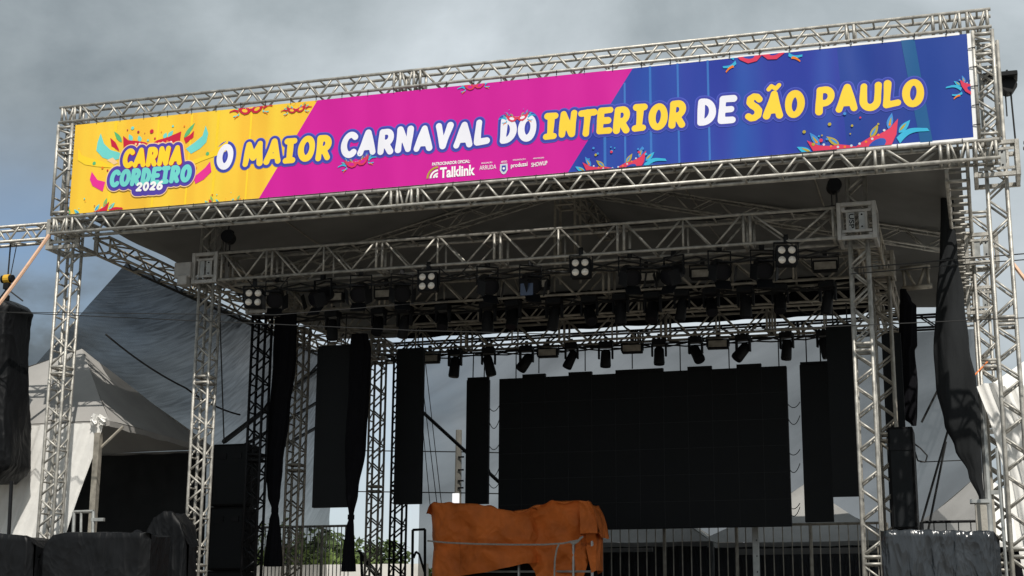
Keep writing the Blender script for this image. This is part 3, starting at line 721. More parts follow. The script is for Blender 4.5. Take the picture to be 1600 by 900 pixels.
for xk in (2.6, 4.9, 9.3, 11.6):
    b = MB(); b.path([(xk, yy, rz(xk, yy) - .02) for yy in np.linspace(.5, 10.3, 30)], .014, 5); sm2 = b.build('seam', M['alu_dark'], ro)
# front and side valances of fabric up to the eave
gv = MB()
gv.grid([[(x, .40 + .02 * math.sin(x * 3), z) for x in np.linspace(.45, 13.75, 40)] for z in (8.36, 8.6)])

# ------------------------------------------------------------------ light fixtures (built once, then copied)
def clampbar(b, z0): b.box((0, 0, z0), (.07, .05, .09)); b.tube((-.03, 0, z0 + .05), (.03, 0, z0 + .05), .035, 8)
def make_blinder():
    r = thing('blinder_light', '', 'stage light')
    MB().box((0, 0, -.24), (.31, .15, .31), bev=.02).build('housing', M['blackmetal'], r)
    for i in (-1, 1):
        for j in (-1, 1):
            c = Vector((i * .073, -.078, -.24 + j * .073))
            q = MB().tube(c + Vector((0, .004, 0)), c + Vector((0, -.012, 0)), .062, 16).build('lamp_rim', M['blackmetal'], r)
            b = MB(); rows = [[(c.x + rr_ * math.cos(a_), c.y - .014 - d_, c.z + rr_ * math.sin(a_)) for a_ in np.linspace(0, 2 * math.pi, 16, endpoint=False)] for rr_, d_ in ((.054, 0), (.042, .012), (.022, .019), (.002, .021))]
            b.grid(rows, True); b.build('lens', M['lens'], q, True)
    b = MB(); b.box((-.175, 0, -.16), (.015, .04, .26)); b.box((.175, 0, -.16), (.015, .04, .26)); b.box((0, 0, -.035), (.36, .04, .015)); b.build('yoke', M['blackmetal'], r)
    b = MB(); clampbar(b, .01); b.build('clamp', M['blackmetal'], r)
    return r
def lathe_x(b, prof, c, q, n=14):
    rows = [[tuple(Vector(c) + q @ Vector((r_ * math.cos(a_), r_ * math.sin(a_), z_))) for a_ in np.linspace(0, 2 * math.pi, n, endpoint=False)] for z_, r_ in prof]
    b.grid(rows, True); b.poly(rows[0][::-1]); b.poly(rows[-1]); return b
def make_spot():
    r = thing('theatre_spotlight', '', 'stage light')
    tilt = Matrix.Rotation(rad(118), 3, 'X')
    c = Vector((0, 0, -.30))
    b = MB(); lathe_x(b, [(-.20, .06), (-.17, .115), (-.02, .13), (.10, .125), (.18, .14), (.20, .14)], c, tilt); h = b.build('lamp_body', M['blackmetal'], r, True)
    lb = MB(); lathe_x(lb, [(.196, .12), (.205, .11)], c, tilt); lb.build('lens', M['glass'], h)
    for k, (ox, oz, rx) in enumerate(((.17, 0, 0), (-.17, 0, 0), (0, .17, 1), (0, -.17, 1))):
        b = MB(); p = c + tilt @ Vector((ox, oz, .29)); b.box(p, (.012, .22, .20) if not rx else (.24, .012, .2), rot=(tilt @ Matrix.Rotation(rad(-22 if (ox or oz) > 0 else 22), 3, 'Y' if not rx else 'X')) if not rx else tilt @ Matrix.Rotation(rad(22 if oz < 0 else -22), 3, 'X'))
        b.build('barn_door', M['blackmetal'], r)
    b = MB(); b.box((-.17, 0, -.19), (.014, .035, .30)); b.box((.17, 0, -.19), (.014, .035, .30)); b.box((0, 0, -.035), (.354, .035, .014)); b.build('yoke', M['blackmetal'], r)
    b = MB(); clampbar(b, .01); b.build('clamp', M['blackmetal'], r)
    return r
def make_head(tilt, roll, long=.36, wid=.11):
    r = thing('moving_head_light', '', 'stage light')
    MB().box((0, 0, -.10), (.30, .24, .13), bev=.02).build('base', M['blackmetal'], r)
    b = MB(); clampbar(b, .0); b.box((-.10, 0, -.02), (.04, .05, .06)); b.box((.10, 0, -.02), (.04, .05, .06)); b.build('clamp', M['blackmetal'], r)
    for s_ in (-1, 1): MB().box((s_ * .145, 0, -.28), (.045, .10, .26), bev=.012).build('yoke_arm', M['blackmetal'], r)
    q = Matrix.Rotation(rad(roll), 3, 'Y') @ Matrix.Rotation(rad(180 - tilt), 3, 'X')
    b = MB(); lathe_x(b, [(-.16, .07), (-.12, wid * .95), (.04, wid), (long - .16, wid * 1.08), (long - .12, wid)], (0, 0, -.37), q)
    h = b.build('head', M['blackmetal'], r, True)
    lb = MB(); lathe_x(lb, [(long - .122, wid * .8), (long - .112, wid * .7)], (0, 0, -.37), q); lb.build('lens', M['glass'], h)
    return r
def make_strobe():
    r = thing('strobe_light', '', 'stage light')
    MB().box((0, 0, -.17), (.40, .14, .18), bev=.015).build('housing', M['blackmetal'], r)
    MB().box((0, -.074, -.17), (.34, .012, .12)).build('lens', M['alu_dark'], r)
    b = MB(); b.box((-.212, 0, -.11), (.014, .04, .20)); b.box((.212, 0, -.11), (.014, .04, .20)); b.box((0, 0, -.02), (.43, .04, .014)); b.build('yoke', M['blackmetal'], r)
    b = MB(); clampbar(b, .02); b.build('clamp', M['blackmetal'], r)
    return r
def place(proto, used, x, y, z, rz, label, group, sc=1):
    o = proto if not used[0] else copy_tree(proto)
    used[0] = True
    o.location = (x, y, z); o.rotation_euler = (0, 0, rad(rz)); o['label'] = label; o['group'] = group; o.scale = (sc,) * 3; return o
FZ = BZc - BH / 2 - .03
u = [False]; bl = make_blinder()
for px, py, Y, lab in [(398, 450, 1.62, 'four-lamp blinder at the left end of the front truss, above the black tower'), (670, 424, 1.62, 'four-lamp blinder second from the left under the front truss'),
                       (908, 402, 1.62, 'four-lamp blinder near the middle of the front truss'), (1228, 382, 1.62, 'four-lamp blinder nearest the right end of the front truss')]:
    q = P(px, py, Y); place(bl, u, q[0], Y, q[2] + .06, random.uniform(-6, 22), lab, 'four-lamp blinders under the front truss')
u = [False]; spt = make_spot(); xs_ = [437, 505, 568, 628, 764, 828, 985, 1052, 1125, 1190]
for k, px in enumerate(xs_):
    q = P(px, 400, 1.85)
    o = place(spt, u, q[0], 1.78 + .1 * (k % 2), FZ + .02, [20, -15, 12, 25, 35, 30, 28, -20, 24, 18][k], f'black spotlight with barn doors, {ordinal(k)} from the left under the front truss', 'barn-door spotlights under the front truss')
gl = thing('colour_gel', 'square blue gel sheet hanging in front of a spotlight', 'gel', P(828, 452, 1.6))
q = P(823, 452, 1.55); MB().box(q, (.20, .012, .19), bev=.003).build('filter', M['gel'], gl)
q2 = P(823, 436, 1.6); MB().tube(q + np.array((0, 0, .09)), (q[0] + .02, 1.75, FZ - .25), .008, 5).build('holder', M['blackmetal'], gl)
kinds = {}
def heads(pxs, Y, z, grouplabel, where, tilts):
    for k, px in enumerate(pxs):
        tl = tilts[k % len(tilts)]
        if tl not in kinds: kinds[tl] = (make_head(*tl), [False])
        pr, us = kinds[tl]
        q = P(px, 500, Y)
        look = 'pointing straight down' if tl[0] < 10 and abs(tl[1]) < 12 else ('tilted to the left' if tl[1] > 0 else 'tilted to the right' if tl[1] < 0 else 'tilted forward')
        place(pr, us, q[0], Y, z, random.uniform(-12, 12), f'black moving head {look}, {ordinal(k)} from the left on the {where}', grouplabel, .86 * random.uniform(.94, 1.06))
heads([520, 592, 632, 692, 762, 802, 866, 921, 970, 1020, 1066, 1112, 1166, 1220, 1295], 4.15, FZ + .02, 'moving heads on the middle truss', 'middle truss', [(0, 0, .38, .11), (25, 0, .36, .115), (0, 10, .40, .10), (35, -18, .36, .11)])
heads([712, 764, 823, 893, 946, 1029, 1086, 1160, 1228, 1286], 8.0, FZ + .02, 'moving heads on the rear truss', 'rear truss', [(5, 4, .42, .115), (0, -14, .42, .11), (20, 30, .38, .12), (10, 24, .40, .11), (0, 2, .34, .11), (4, 0, .34, .11), (20, -28, .38, .12), (24, 34, .38, .12)])
u = [False]; stb = make_strobe()
for k, (px, Y, dz) in enumerate([(672, 8.0, 0), (856, 8.0, 0), (988, 8.0, 0), (1122, 8.0, 0)]):
    q = P(px, 550, Y); place(stb, u, q[0], Y, FZ + .0, 4, f'wide black strobe, {ordinal(k)} from the left among the rear-truss lights', 'strobes on the rear truss')
for k, (px, Y) in enumerate([(522, 4.0), (604, 4.0), (840, 4.0), (1010, 4.0), (1098, 4.0), (1290, 4.0)]):
    q = P(px, 430, Y); place(stb, u, q[0], Y, BZc + .12, 4, f'boxy strobe, {ordinal(k)} from the left inside the middle truss', 'strobes on the middle truss')
# cable looms on top of trusses
def loom(label, Y, z, x0, x1, sag, r=.03, seed=1):
    R_ = random.Random(seed); b = MB()
    for q in range(3):
        pts = []; n = 60
        for i in range(n + 1):
            x = x0 + (x1 - x0) * i / n; pts.append((x, Y + .05 * q + .04 * math.sin(i * .9 + q), z - sag * abs(math.sin(i * math.pi / 10 + q)) + R_.uniform(-.012, .012)))
        b.path(pts, r * .5, 5)
    tag(b.build('cable_loom', M['cable']), label, 'cables')
loom('black cables looped along the bottom of the middle lighting truss', 4.35, BZc - BH / 2 - .02, 2.2, 12.1, .10, .035, 3)
loom('black cables looped along the bottom of the front lighting truss', 2.05, BZc - BH / 2 - .02, 2.2, 12.0, .12, .03, 4)
loom('black cables lying along the top of the front lighting truss', 1.72, BZc + BH / 2 + .05, 2.2, 12.0, .03, .03, 6)
loom('black cables looped along the bottom of the rear lighting truss', 8.3, BZc - BH / 2 - .02, 2.4, 12.1, .10, .03, 5)

R5 = random.Random(11)
for k in range(9):
    xa = 2.6 + k * 1.05 + R5.uniform(-.2, .2); xb = xa + R5.uniform(.5, 1.0); yk = (1.75, 4.2, 6.1)[k % 3]; dp = R5.uniform(.12, .30); b = MB()
    b.path([(xa + (xb - xa) * t_, yk + .08 * math.sin(5 * t_), FZ + .04 - dp * 4 * t_ * (1 - t_)) for t_ in np.linspace(0, 1, 12)], .012, 5)
    tag(b.build('power_cable', M['cable']), f'black power cable loop drooping under the trusses, {ordinal(k)} from the left', 'cable', 'power cables drooping under the trusses')
# ------------------------------------------------------------------ screens
def led(name, label, pxa, pya, pxb, pyb, Y, th=.10, hang=True, group=None, mods=None):
    a, b_ = P(pxa, pya, Y), P(pxb, pyb, Y)
    x0, x1, z1, z0 = a[0], b_[0], a[2], b_[2]
    r = thing(name, label, 'led screen', ((x0 + x1) / 2, Y, z0), group)
    MB().box(((x0 + x1) / 2, Y + th / 2, (z0 + z1) / 2), (x1 - x0, th, z1 - z0), bev=.006).build('panel', M['led'], r)
    if hang:
        for f in (.25, .75): MB().tube((x0 + (x1 - x0) * f, Y + th / 2, z1), (x0 + (x1 - x0) * f, Y + th / 2 + .02, FZ + .05), .012, 6).build('hanging_strap', M['cable'], r)
        MB().box(((x0 + x1) / 2, Y + th / 2, z1 + .03), ((x1 - x0) * .96, .05, .05)).build('header_bar', M['blackmetal'], r)
    return r, x0, x1, z0, z1
g_ = 'narrow screen columns beside the main screen'
led('screen_column', 'narrow black screen hanging between the two tied curtains', 496, 545, 544, 792, 4.6, group=g_)
led('screen_column', 'narrow black screen hanging in front of the bright rear tower', 620, 549, 657, 787, 6.0, group=g_)
led('screen_column', 'narrow black screen just left of the main screen, above the orange tarpaulin', 729, 594, 762, 787, 8.6, group=g_)
led('screen_column', 'narrow black screen just right of the main screen', 1249, 570, 1303, 815, 8.6, group=g_)
led('screen_column', 'narrow black screen partly hidden behind the sunlit tower', 1290, 512, 1346, 775, 6.0, group=g_)
r, x0, x1, z0, z1 = led('main_screen', 'big black rectangular led wall at the back of the stage', 780, 592, 1237, 822, 8.6, .12, False)
n_ = 12; wd = (x1 - x0) / n_; b = MB()
for k, up_ in enumerate([0, 1, 0, 1, 0, 1, 1, 0, 1, 0, 1, 0]):
    if up_: MB().box((x0 + (k + .5) * wd, 8.66, z1 + .035), (wd - .004, .09, .07)).build('header_bar', M['blackmetal'], r)
    if k % 2 or k in (0, 11): MB().tube((x0 + (k + .7) * wd, 8.66, z1 + .09 * up_), (x0 + (k + .7) * wd, 8.66, FZ + .04), .011, 6).build('hanging_strap', M['cable'], r)
sm_ = MB()
for k in range(1, n_): sm_.box((x0 + k * wd, 8.599, (z0 + z1) / 2), (.004, .004, z1 - z0 - .02))
for k in range(1, 6): sm_.box(((x0 + x1) / 2, 8.5985, z0 + (z1 - z0) * k / 6), (x1 - x0 - .02, .004, .004))
sm_.build('panel_seam', mat('screen_seam', (.013, .0145, .0165), .5), r)
# data cables draped between screen columns
for k, (px0, px1, ys) in enumerate([(764, 780, (640, 662, 700, 736, 760)), (1230, 1250, (634, 655, 708, 730, 792, 798))]):
    b = MB()
    for i, yy in enumerate(ys):
        a, c = P(px0, yy - 4, 8.7), P(px1, yy - 6, 8.7)
        b.path([a + (c - a) * t_ + np.array((0, 0, -.16 * 4 * t_ * (1 - t_) * (.6 + .4 * (i % 2)))) for t_ in np.linspace(0, 1, 9)], .008, 5)
    tag(b.build('data_cable', M['cable']), ['thin data cables looping to the left edge of the main screen', 'thin data cables looping to the right edge of the main screen'][k], 'cables', 'data cables beside the main screen')

# ------------------------------------------------------------------ hanging cloths
def curtain(name, label, prof, Y, m, folds=9, depth=.5, parent_hook=True, fold_amp=.08, seed=0):
    """prof: rows (py, px_left, px_right); closed pleated cloth with an elliptical section"""
    prof2 = []
    for (a, b_) in zip(prof[:-1], prof[1:]):
        for t_ in np.linspace(0, 1, 7)[:-1]: prof2.append([a[i] + (b_[i] - a[i]) * (3 * t_ * t_ - 2 * t_ ** 3 if i else t_) for i in range(3)])
    prof2.append(list(prof[-1])); rows = []; n = 64
    for (py, xl, xr) in prof2:
        A, B_ = P(xl, py, Y), P(xr, py, Y); c = (A + B_) / 2; hw = (B_[0] - A[0]) / 2
        row = []
        for k in range(n):
            th = 2 * math.pi * k / n; f = 1 + fold_amp * math.sin(folds * th + .02 * py + seed) + fold_amp * .5 * math.sin((folds * 2 + 1) * th + .05 * py)
            row.append((c[0] + hw * .94 * math.cos(th) * f, c[1] + max(.05, hw * depth) * math.sin(th) * f, c[2]))
        rows.append(row)
    r = thing(name, label, 'curtain', (rows[-1][0][0], Y, rows[-1][0][2]), 'black cloths hanging on the stage')
    b = MB(); b.grid(rows, True); b.poly(rows[0]); b.poly(rows[-1][::-1]); b.build('cloth', m, r, True)
    return r
r = curtain('tied_curtain', 'long black curtain knotted near its foot beside the black tower', [(488, 430, 463), (560, 427, 462), (650, 421, 452), (730, 415, 442), (775, 419, 438), (797, 425, 434), (815, 421, 437), (850, 416, 440), (885, 412, 441)], 4.2, M['velvet'])
a = P(429.5, 797, 4.2); MB().tube((a[0], 4.2, a[2] - .04), (a[0], 4.2, a[2] + .04), .065, 10).build('tie', M['velvet'], r)
r = curtain('tied_curtain', 'black curtain knotted near its foot, hanging right of the first narrow screen', [(522, 549, 574), (545, 547, 579), (600, 545, 577), (700, 540, 572), (770, 541, 560), (808, 545.5, 552), (825, 541, 553), (860, 536, 554), (893, 533, 556)], 4.4, M['velvet'])
a = P(548.5, 808, 4.4); MB().tube((a[0], 4.4, a[2] - .04), (a[0], 4.4, a[2] + .04), .06, 10).build('tie', M['velvet'], r)
curtain('black_curtain', 'ragged black cloth hanging right of the sunlit tower', [(452, 1406, 1416), (470, 1406, 1424), (480, 1405, 1432), (540, 1404, 1434), (548, 1405, 1430), (600, 1405, 1434), (650, 1409, 1433), (665, 1424, 1432)], 5.0, M['velvet'], 7, .5)
curtain('charcoal_drape', 'large charcoal drape hanging down the right side beside the ladder-like truss', [(262, 1469, 1489), (330, 1469, 1491), (400, 1467, 1496), (470, 1462, 1507), (540, 1458, 1517), (600, 1462, 1527), (660, 1474, 1533), (700, 1490, 1533), (740, 1512, 1535), (782, 1530, 1538)], 3.0, M['drape'], 5, .55, fold_amp=.06)
# nets
def net(name, label, top, bot, m, nu, nv, wr, ax, seed=0, group=None):
    b = MB(); rows = []; uv = []
    for j in range(nv + 1):
        v = j / nv; row = []
        for i in range(nu + 1):
            u_ = i / nu; a, c = np.array(top(u_)), np.array(bot(u_)); p = a + (c - a) * v
            s_ = u_ + .75 * v; w_ = wr * min(1, .08 + 7 * u_) * min(1, 3 * v) * min(1, 3 * (1 - v) + .3) * (math.sin(19 * s_ + 1.5 * math.sin(4 * v) + seed) + .45 * math.sin(43 * s_ + 2 * v) + .22 * math.sin(83 * s_ - 3 * v))
            row.append(p + np.array(ax) * w_); uv.append((u_ + .75 * v, v))
        rows.append(row)
    b.grid(rows); b.uv = uv
    return tag(b.build(name, m, None, True), label, 'net', group)
Ntop = lambda u_: (.42, 1.6 + 8.7 * u_, 8.0)
_bp = [(-4.6, 6.2, 7.0), (-3.8, 7.4, 4.6), (-2.0, 8.8, 2.9), (-.5, 9.8, 2.2), (.5, 10.3, 2.0)]
def Nbot(u_):
    k = min(3, int(u_ * 4)); f = u_ * 4 - k; return np.array(_bp[k]) * (1 - f) + np.array(_bp[k + 1]) * f
net('shade_net', 'black see-through net stretched outward from the left roof edge behind the tent', Ntop, Nbot, M['net'], 200, 60, .055, (.6, .5, .3))
bnl = P(658, 700, 10.6)[0]
net('shade_net', 'black see-through net hanging across the whole back of the stage', lambda u_: (bnl + (13.9 - bnl) * u_, 10.6, 7.98), lambda u_: (bnl - .02 + (14.0 - bnl) * u_, 10.6, 2.0), M['backnet'], 90, 30, .05, (0, 1, 0), 2)

# ------------------------------------------------------------------ covered equipment
def covered(name, label, top, z1, Y0, Y1, m, cat='cover', sag=.05, seed=0, folds=1.0, z0=0.0, n=130, pleat=False):
    """cloth thrown over a stack: top = [(x, z)] outline of the upper edge left to right"""
    R_ = np.random.default_rng(seed); ph = R_.uniform(0, 6, 8)
    xs = np.array([t_[0] for t_ in top]); zs = np.array([t_[1] for t_ in top])
    def noise(x, z):
        k1 = abs(math.sin(3.1 * x + ph[0] + .9 * z + .6 * math.sin(2.3 * z + ph[4]))); k2 = abs(math.sin(7.3 * x - 2.1 * z + ph[1])); k3 = abs(math.sin(5.2 * x + 4.6 * z + ph[2]))
        if pleat:
            g_ = abs(math.sin(8.5 * x + ph[0] + .35 * math.sin(3 * z + ph[4]) + 1.4 * math.sin(1.9 * x))); h_ = abs(math.sin(23 * x + ph[1] + .8 * z))
            return folds * (.045 * g_ ** .8 + .018 * h_ + .02 * k1 + .012 * k3) - .05
        return folds * (.022 * k1 + .012 * k2 ** .8 + .010 * k3 + .012 * math.sin(2.2 * x + 1.7 * z + ph[3])) - .03
    r = thing(name, label, cat, ((xs[0] + xs[-1]) / 2, (Y0 + Y1) / 2, z0))
    rows = []
    for f in np.linspace(0, 1, n):
        x = xs[0] + (xs[-1] - xs[0]) * f; zt = np.interp(x, xs, zs); ed = min(1, min(f, 1 - f) * 14)
        flare = 1 + .05 * (1 - ed)
        row = []
        for q in np.linspace(0, 1, 30): z = z0 + (zt - z0) * q ** .7; row.append((x, Y0 + noise(x, z) * (1.2 - .9 * q ** 3) + .10 * (1 - ed), z))
        for q in np.linspace(0.06, .94, 8): row.append((x, Y0 + (Y1 - Y0) * q, zt + .02 - sag * math.sin(q * math.pi) + .3 * noise(x * 1.3 + q * 2, 0)))
        for q in np.linspace(1, 0, 8): z = z0 + (zt - z0) * q; row.append((x, Y1 + noise(x + 5, z) - .10 * (1 - ed), z))
        rows.append(row)
    b = MB(); b.grid(rows); b.poly(rows[0]); b.poly(rows[-1][::-1])
    recalc(b.build('sheet', m, r, True)); return r
def topline(pts, Y): return [(P(a, c, Y)[0], P(a, c, Y)[2]) for a, c in pts]
covered('covered_stack', 'black sheet tied over stacked equipment at the foot of the left tower', topline([(62, 872), (70, 862), (88, 838), (110, 833), (150, 834), (200, 833), (236, 834)], -.5), 0, -.6, .15, M['coverblk'], seed=3, folds=1.3)
covered('covered_stack', 'black sheet over equipment at the bottom left corner, under the covered loudspeakers', topline([(-60, 836), (0, 835), (45, 838), (56, 852)], -.6), 0, -.7, .1, M['coverblk'], seed=5)
covered('covered_stack', 'dark grey cloth over gear inside the tent behind the left tower', topline([(226, 852), (236, 832), (246, 812), (262, 801), (276, 802), (288, 818), (298, 852)], 1.3), 0, 1.15, 1.6, M['coverblk'], seed=8, folds=1.0, pleat=True)
covered('covered_stack', 'shiny black plastic sheet pleated over a stack beside the sunlit tower', topline([(1376, 832), (1400, 830), (1460, 831), (1510, 832), (1553, 833), (1562, 846)], .6), 0, .45, 1.2, M['plastic'], seed=12, folds=1.1, pleat=True)
mf = thing('small_lamp', 'small black lamp on the covered stack at the foot of the left tower', 'lamp', P(222, 850, -.2))
q = P(220, 838, -.2); b = MB(); b.tube(q + np.array((0, .05, -.02)), q + np.array((0, -.12, .0)), .075, 12, .09); b.tube(q + np.array((0, 0, -.08)), q + np.array((.02, .0, -.34)), .05, 8); b.build('lamp_body', M['blackmetal'], mf)
MB().box(q + np.array((-.03, -.05, .075)), (.05, .05, .02)).build('sticker', M['lens'], mf)
# loudspeaker array in its cover
la = thing('loudspeaker_array', 'tall hanging loudspeaker array wrapped in a black cover', 'loudspeakers', (-1.15, .5, 4.2))
rows = []
for k in range(37):
    v = k / 36; py = 474 + (755 - 474) * v
    xr = np.interp(py, [474, 486, 500, 560, 640, 700, 735, 748, 755], [30, 55, 49, 47, 45, 47, 46, 30, 22]); A = P(xr, py, 1.0); z = A[2]
    xl = A[0] - 1.05; row = []
    for j in range(40):
        th = 2 * math.pi * j / 40; c_, s_ = math.cos(th), math.sin(th)
        ex = math.copysign(abs(c_) ** .35, c_); ey = math.copysign(abs(s_) ** .35, s_)
        wv = .010 * math.sin(9 * th + k * .35) + .006 * math.sin(k * 2.1) * abs(s_) + .012 * math.sin(3 * th - k * .3)
        row.append(((xl + A[0]) / 2 + (.525 - .03) * ex + wv, .72 + (.40 + wv) * ey + .12 * v * v, z + .012 * math.sin(2 * th + k)))
    rows.append(row)
b = MB(); b.grid(rows, True); b.poly(rows[0]); b.poly(rows[-1][::-1]); b.build('cover', M['coverblk'], la, True)
b = MB(); qz = P(28, 472, .6); b.box((-1.55, .7, qz[2] + .02), (.9, .5, .06)); b.box((-1.1, .55, qz[2] + .07), (.10, .06, .08)); b.build('rigging_frame', M['blackmetal'], la)
b = MB()
for py in (540, 587, 640, 695): z = P(30, py, .35)[2]; b.box((-1.55, .315, z), (.9, .012, .022))
b.build('seam', M['blackmetal'], la)
hoist = thing('chain_hoist', 'yellow and black chain hoist above the covered loudspeaker array', 'chain hoist', P(12, 440, .5))
q = P(12, 436, .5)
MB().tube(q + np.array((-.05, 0, 0)), q + np.array((.05, 0, 0)), .075, 14).build('motor', M['yellow'], hoist)
b = MB(); b.tube(q + np.array((-.10, 0, 0)), q + np.array((-.05, 0, 0)), .065, 12); b.tube(q + np.array((.05, 0, 0)), q + np.array((.10, 0, 0)), .065, 12); b.box(q + np.array((0, 0, -.12)), (.1, .08, .10)); b.build('end_cap', M['blackmetal'], hoist)
b = MB(); tp = P(12, 384, .5); b.tube(q + np.array((0, 0, .08)), (q[0], .5, 8.16), .014, 6); b.tube(q + np.array((.05, 0, .06)), (q[0] + .12, .5, 8.16), .008, 5)
b.tube(q + np.array((0, 0, -.16)), (q[0] - .25, .6, P(10, 472, .6)[2]), .012, 5); b.tube(q + np.array((0, 0, -.16)), (q[0] + .25, .6, P(10, 472, .6)[2]), .012, 5); b.build('chain', M['cable'], hoist)
pole = MB(); a, c = P(18, 752, .6), P(15, 838, .6); pole.tube(a, (c[0], c[1], 3.0), .03, 8); tag(pole.build('array_pole', M['blackmetal']), 'thin black pole under the covered loudspeaker array', 'pole')
st = MB(); a, c = P(77, 367, .0), P(-60, 548, -.6); st.path([a + (c - a) * t_ + np.array((0, 0, -.05 * math.sin(math.pi * t_))) for t_ in np.linspace(0, 1, 9)], .03, 6)
tag(st.build('strap', M['strap']), 'peach coloured strap running down left from the banner corner', 'strap')
# hoists on the stage
for px, py, Y, lab in [(1303, 291, 1.7, 'round black chain motor above the right end of the front truss'), (357, 371, 1.9, 'black chain motor above the left sleeve block'), (1575, 136, .75, 'black chain motor with a hanging chain beside the blue end of the banner')]:
    q = P(px, py, Y); h = thing('chain_motor', lab, 'chain hoist', q, 'black chain motors')
    b = MB(); b.tube(q + np.array((.02, -.10, 0)), q + np.array((-.02, .10, 0)), .105, 16); b.box(q + np.array((0, .03, .06)), (.12, .14, .14), bev=.02); b.build('motor', M['blackmetal'], h)
    b = MB(); b.tube(q + np.array((.03, 0, -.05)), q + np.array((.03 if px < 1500 else .06, 0, -.5 if px < 1500 else -1.35)), .014, 6); b.tube(q + np.array((-.04, 0, -.05)), q + np.array((-.04, 0, -.42)), .010, 6); b.tube(q + np.array((0, 0, .08)), q + np.array((0, 0, .25)), .015, 6); b.build('chain', M['cable'], h)
pa = thing('pulley_arm', 'short black arm holding the chain motor by the banner end', 'bracket', P(1560, 120, .6)); q = P(1560, 119, .62)
MB().box((q[0] + .02, .68, q[2]), (.46, .30, .07), bev=.01).build('arm', M['blackmetal'], pa)

# orange tarpaulin over the riser
TY = 5.4
tarp = thing('tarpaulin', 'crumpled orange tarpaulin roped over equipment at centre stage', 'tarpaulin', (P(800, 900, TY)[0], TY, 2.0))
tl_ = [(664, 800), (668, 790), (676, 785), (720, 786), (745, 787), (768, 793), (800, 798), (826, 794), (846, 788), (860, 782), (905, 781), (918, 783), (926, 795), (931, 812), (933, 830)]
def tarp_sheet(name, pts, hem, Y0, Y1, seed, amp=1.0, n=110, pull=None):
    R_ = np.random.default_rng(seed); ph = R_.uniform(0, 6, 12)
    px_t = np.array([p[0] for p in pts]); py_t = np.array([p[1] for p in pts]); px_h = np.array([p[0] for p in hem]); py_h = np.array([p[1] for p in hem])
    rows = []
    for f in np.linspace(0, 1, n):
        px = px_t[0] + (px_t[-1] - px_t[0]) * f; tp = P(px, np.interp(px, px_t, py_t), Y0); bt = P(px, np.interp(px, px_h, py_h), Y0); x = tp[0]
        ed = min(1, min(f, 1 - f) * 12)
        def nz(z): return amp * (.05 * math.sin(2.2 * x + ph[0] + 1.6 * z) + .05 * abs(math.sin(3.4 * x - 2.6 * z + ph[1])) + .03 * abs(math.sin(6.5 * x + 4.2 * z + ph[2])) + .03 * abs(math.sin(5.5 * z + 1.6 * x + ph[3])) + .06 * abs(math.sin(1.7 * x + ph[4] + .7 * z)))
        row = []
        for q in np.linspace(0, 1, 22):
            z = bt[2] + (tp[2] - bt[2]) * q; pin = -.07 * math.exp(-((z - P(800, 850, Y0)[2]) / .05) ** 2)
            row.append((x, Y0 + nz(z) * (1 - .7 * q ** 4) + .25 * (1 - ed) ** 2 - pin, z))
        for q in np.linspace(.07, 1, 9): row.append((x, Y0 + (Y1 - Y0) * q, tp[2] + .03 * math.sin(q * 3 + 7 * x) - .05 * math.sin(math.pi * q) + .02 * math.sin(17 * x + 9 * q)))
        for q in np.linspace(.9, 0, 6): row.append((x, Y1, bt[2] + (tp[2] - bt[2]) * q))
        rows.append(row)
    b = MB(); b.grid(rows); b.poly(rows[0]); b.poly(rows[-1][::-1]); o = recalc(b.build(name, M['orange'], tarp, True)); return o
tarp_sheet('sheet', tl_[:8] + [(836, 796)], [(664, 930), (714, 930), (716, 899), (760, 893), (830, 878), (836, 876)], TY, TY + .9, 4, 1.35)
tarp_sheet('sheet', [(800, 800), (826, 794), (846, 788), (860, 782), (905, 781), (918, 783)], [(800, 872), (822, 880), (832, 893), (850, 930), (900, 930), (918, 852)], TY + .06, TY + .9, 9, 1.9)
tarp_sheet('flap', [(902, 782), (918, 783), (926, 795), (931, 812), (934, 832)], [(902, 834), (920, 832), (934, 833)], TY - .02, TY + .8, 14, .5, 40)
tarp_sheet('flap', [(912, 800), (922, 800), (930, 806)], [(912, 850), (922, 895), (934, 888)], TY + .16, TY + .7, 17, .6, 30)
rp = MB()
pts = [P(px, py, TY - .10) for px, py in [(668, 845), (700, 848), (745, 850), (800, 851), (850, 851), (880, 849), (905, 844), (911, 838)]]
rp.path(pts, .016, 6); pts = [P(px, py, TY - .10) for px, py in [(874, 849), (870, 858), (867, 875), (866, 905)]]; rp.path(pts, .016, 6); rp.path([P(px, py, TY - .1) for px, py in [(890, 846), (896, 850), (903, 846), (909, 839)]], .02, 6)
tag(rp.build('rope', M['rope']), 'grey rope tied round the orange tarpaulin', 'rope')
tb_ = thing('equipment_table', 'dark metal table frame showing under the orange tarpaulin', 'table', (P(800, 900, TY)[0], TY + .4, 2.0))
b = MB()
for px in (690, 811, 896, 925):
    a = P(px, 845, TY + .3); b.tube((a[0], TY + .3, 2.0), (a[0], TY + .3, a[2]), .025, 6)
b.build('leg', M['steel'], tb_)
a, c = P(690, 893, TY + .3), P(925, 893, TY + .3); b = MB(); b.tube(a, c, .02, 6); b.build('rail', M['steel'], tb_)
a, c = P(690, 905, TY + .35), P(925, 850, TY + .35); MB().box(((a[0] + c[0]) / 2, TY + .6, (2.0 + c[2]) / 2), (c[0] - a[0], .4, c[2] - 2.02)).build('case', M['blackbox'], tb_)
lw = M['whitebox'].node_tree.nodes['Principled BSDF']; lw.inputs['Emission Color'].default_value = (1, 1, 1, 1); lw.inputs['Emission Strength'].default_value = .9  # glow added to the white card so it reads bright
wb = thing('glowing_card', 'small white card with an added glow on the orange tarpaulin', 'white card', P(712, 785, TY + .2))
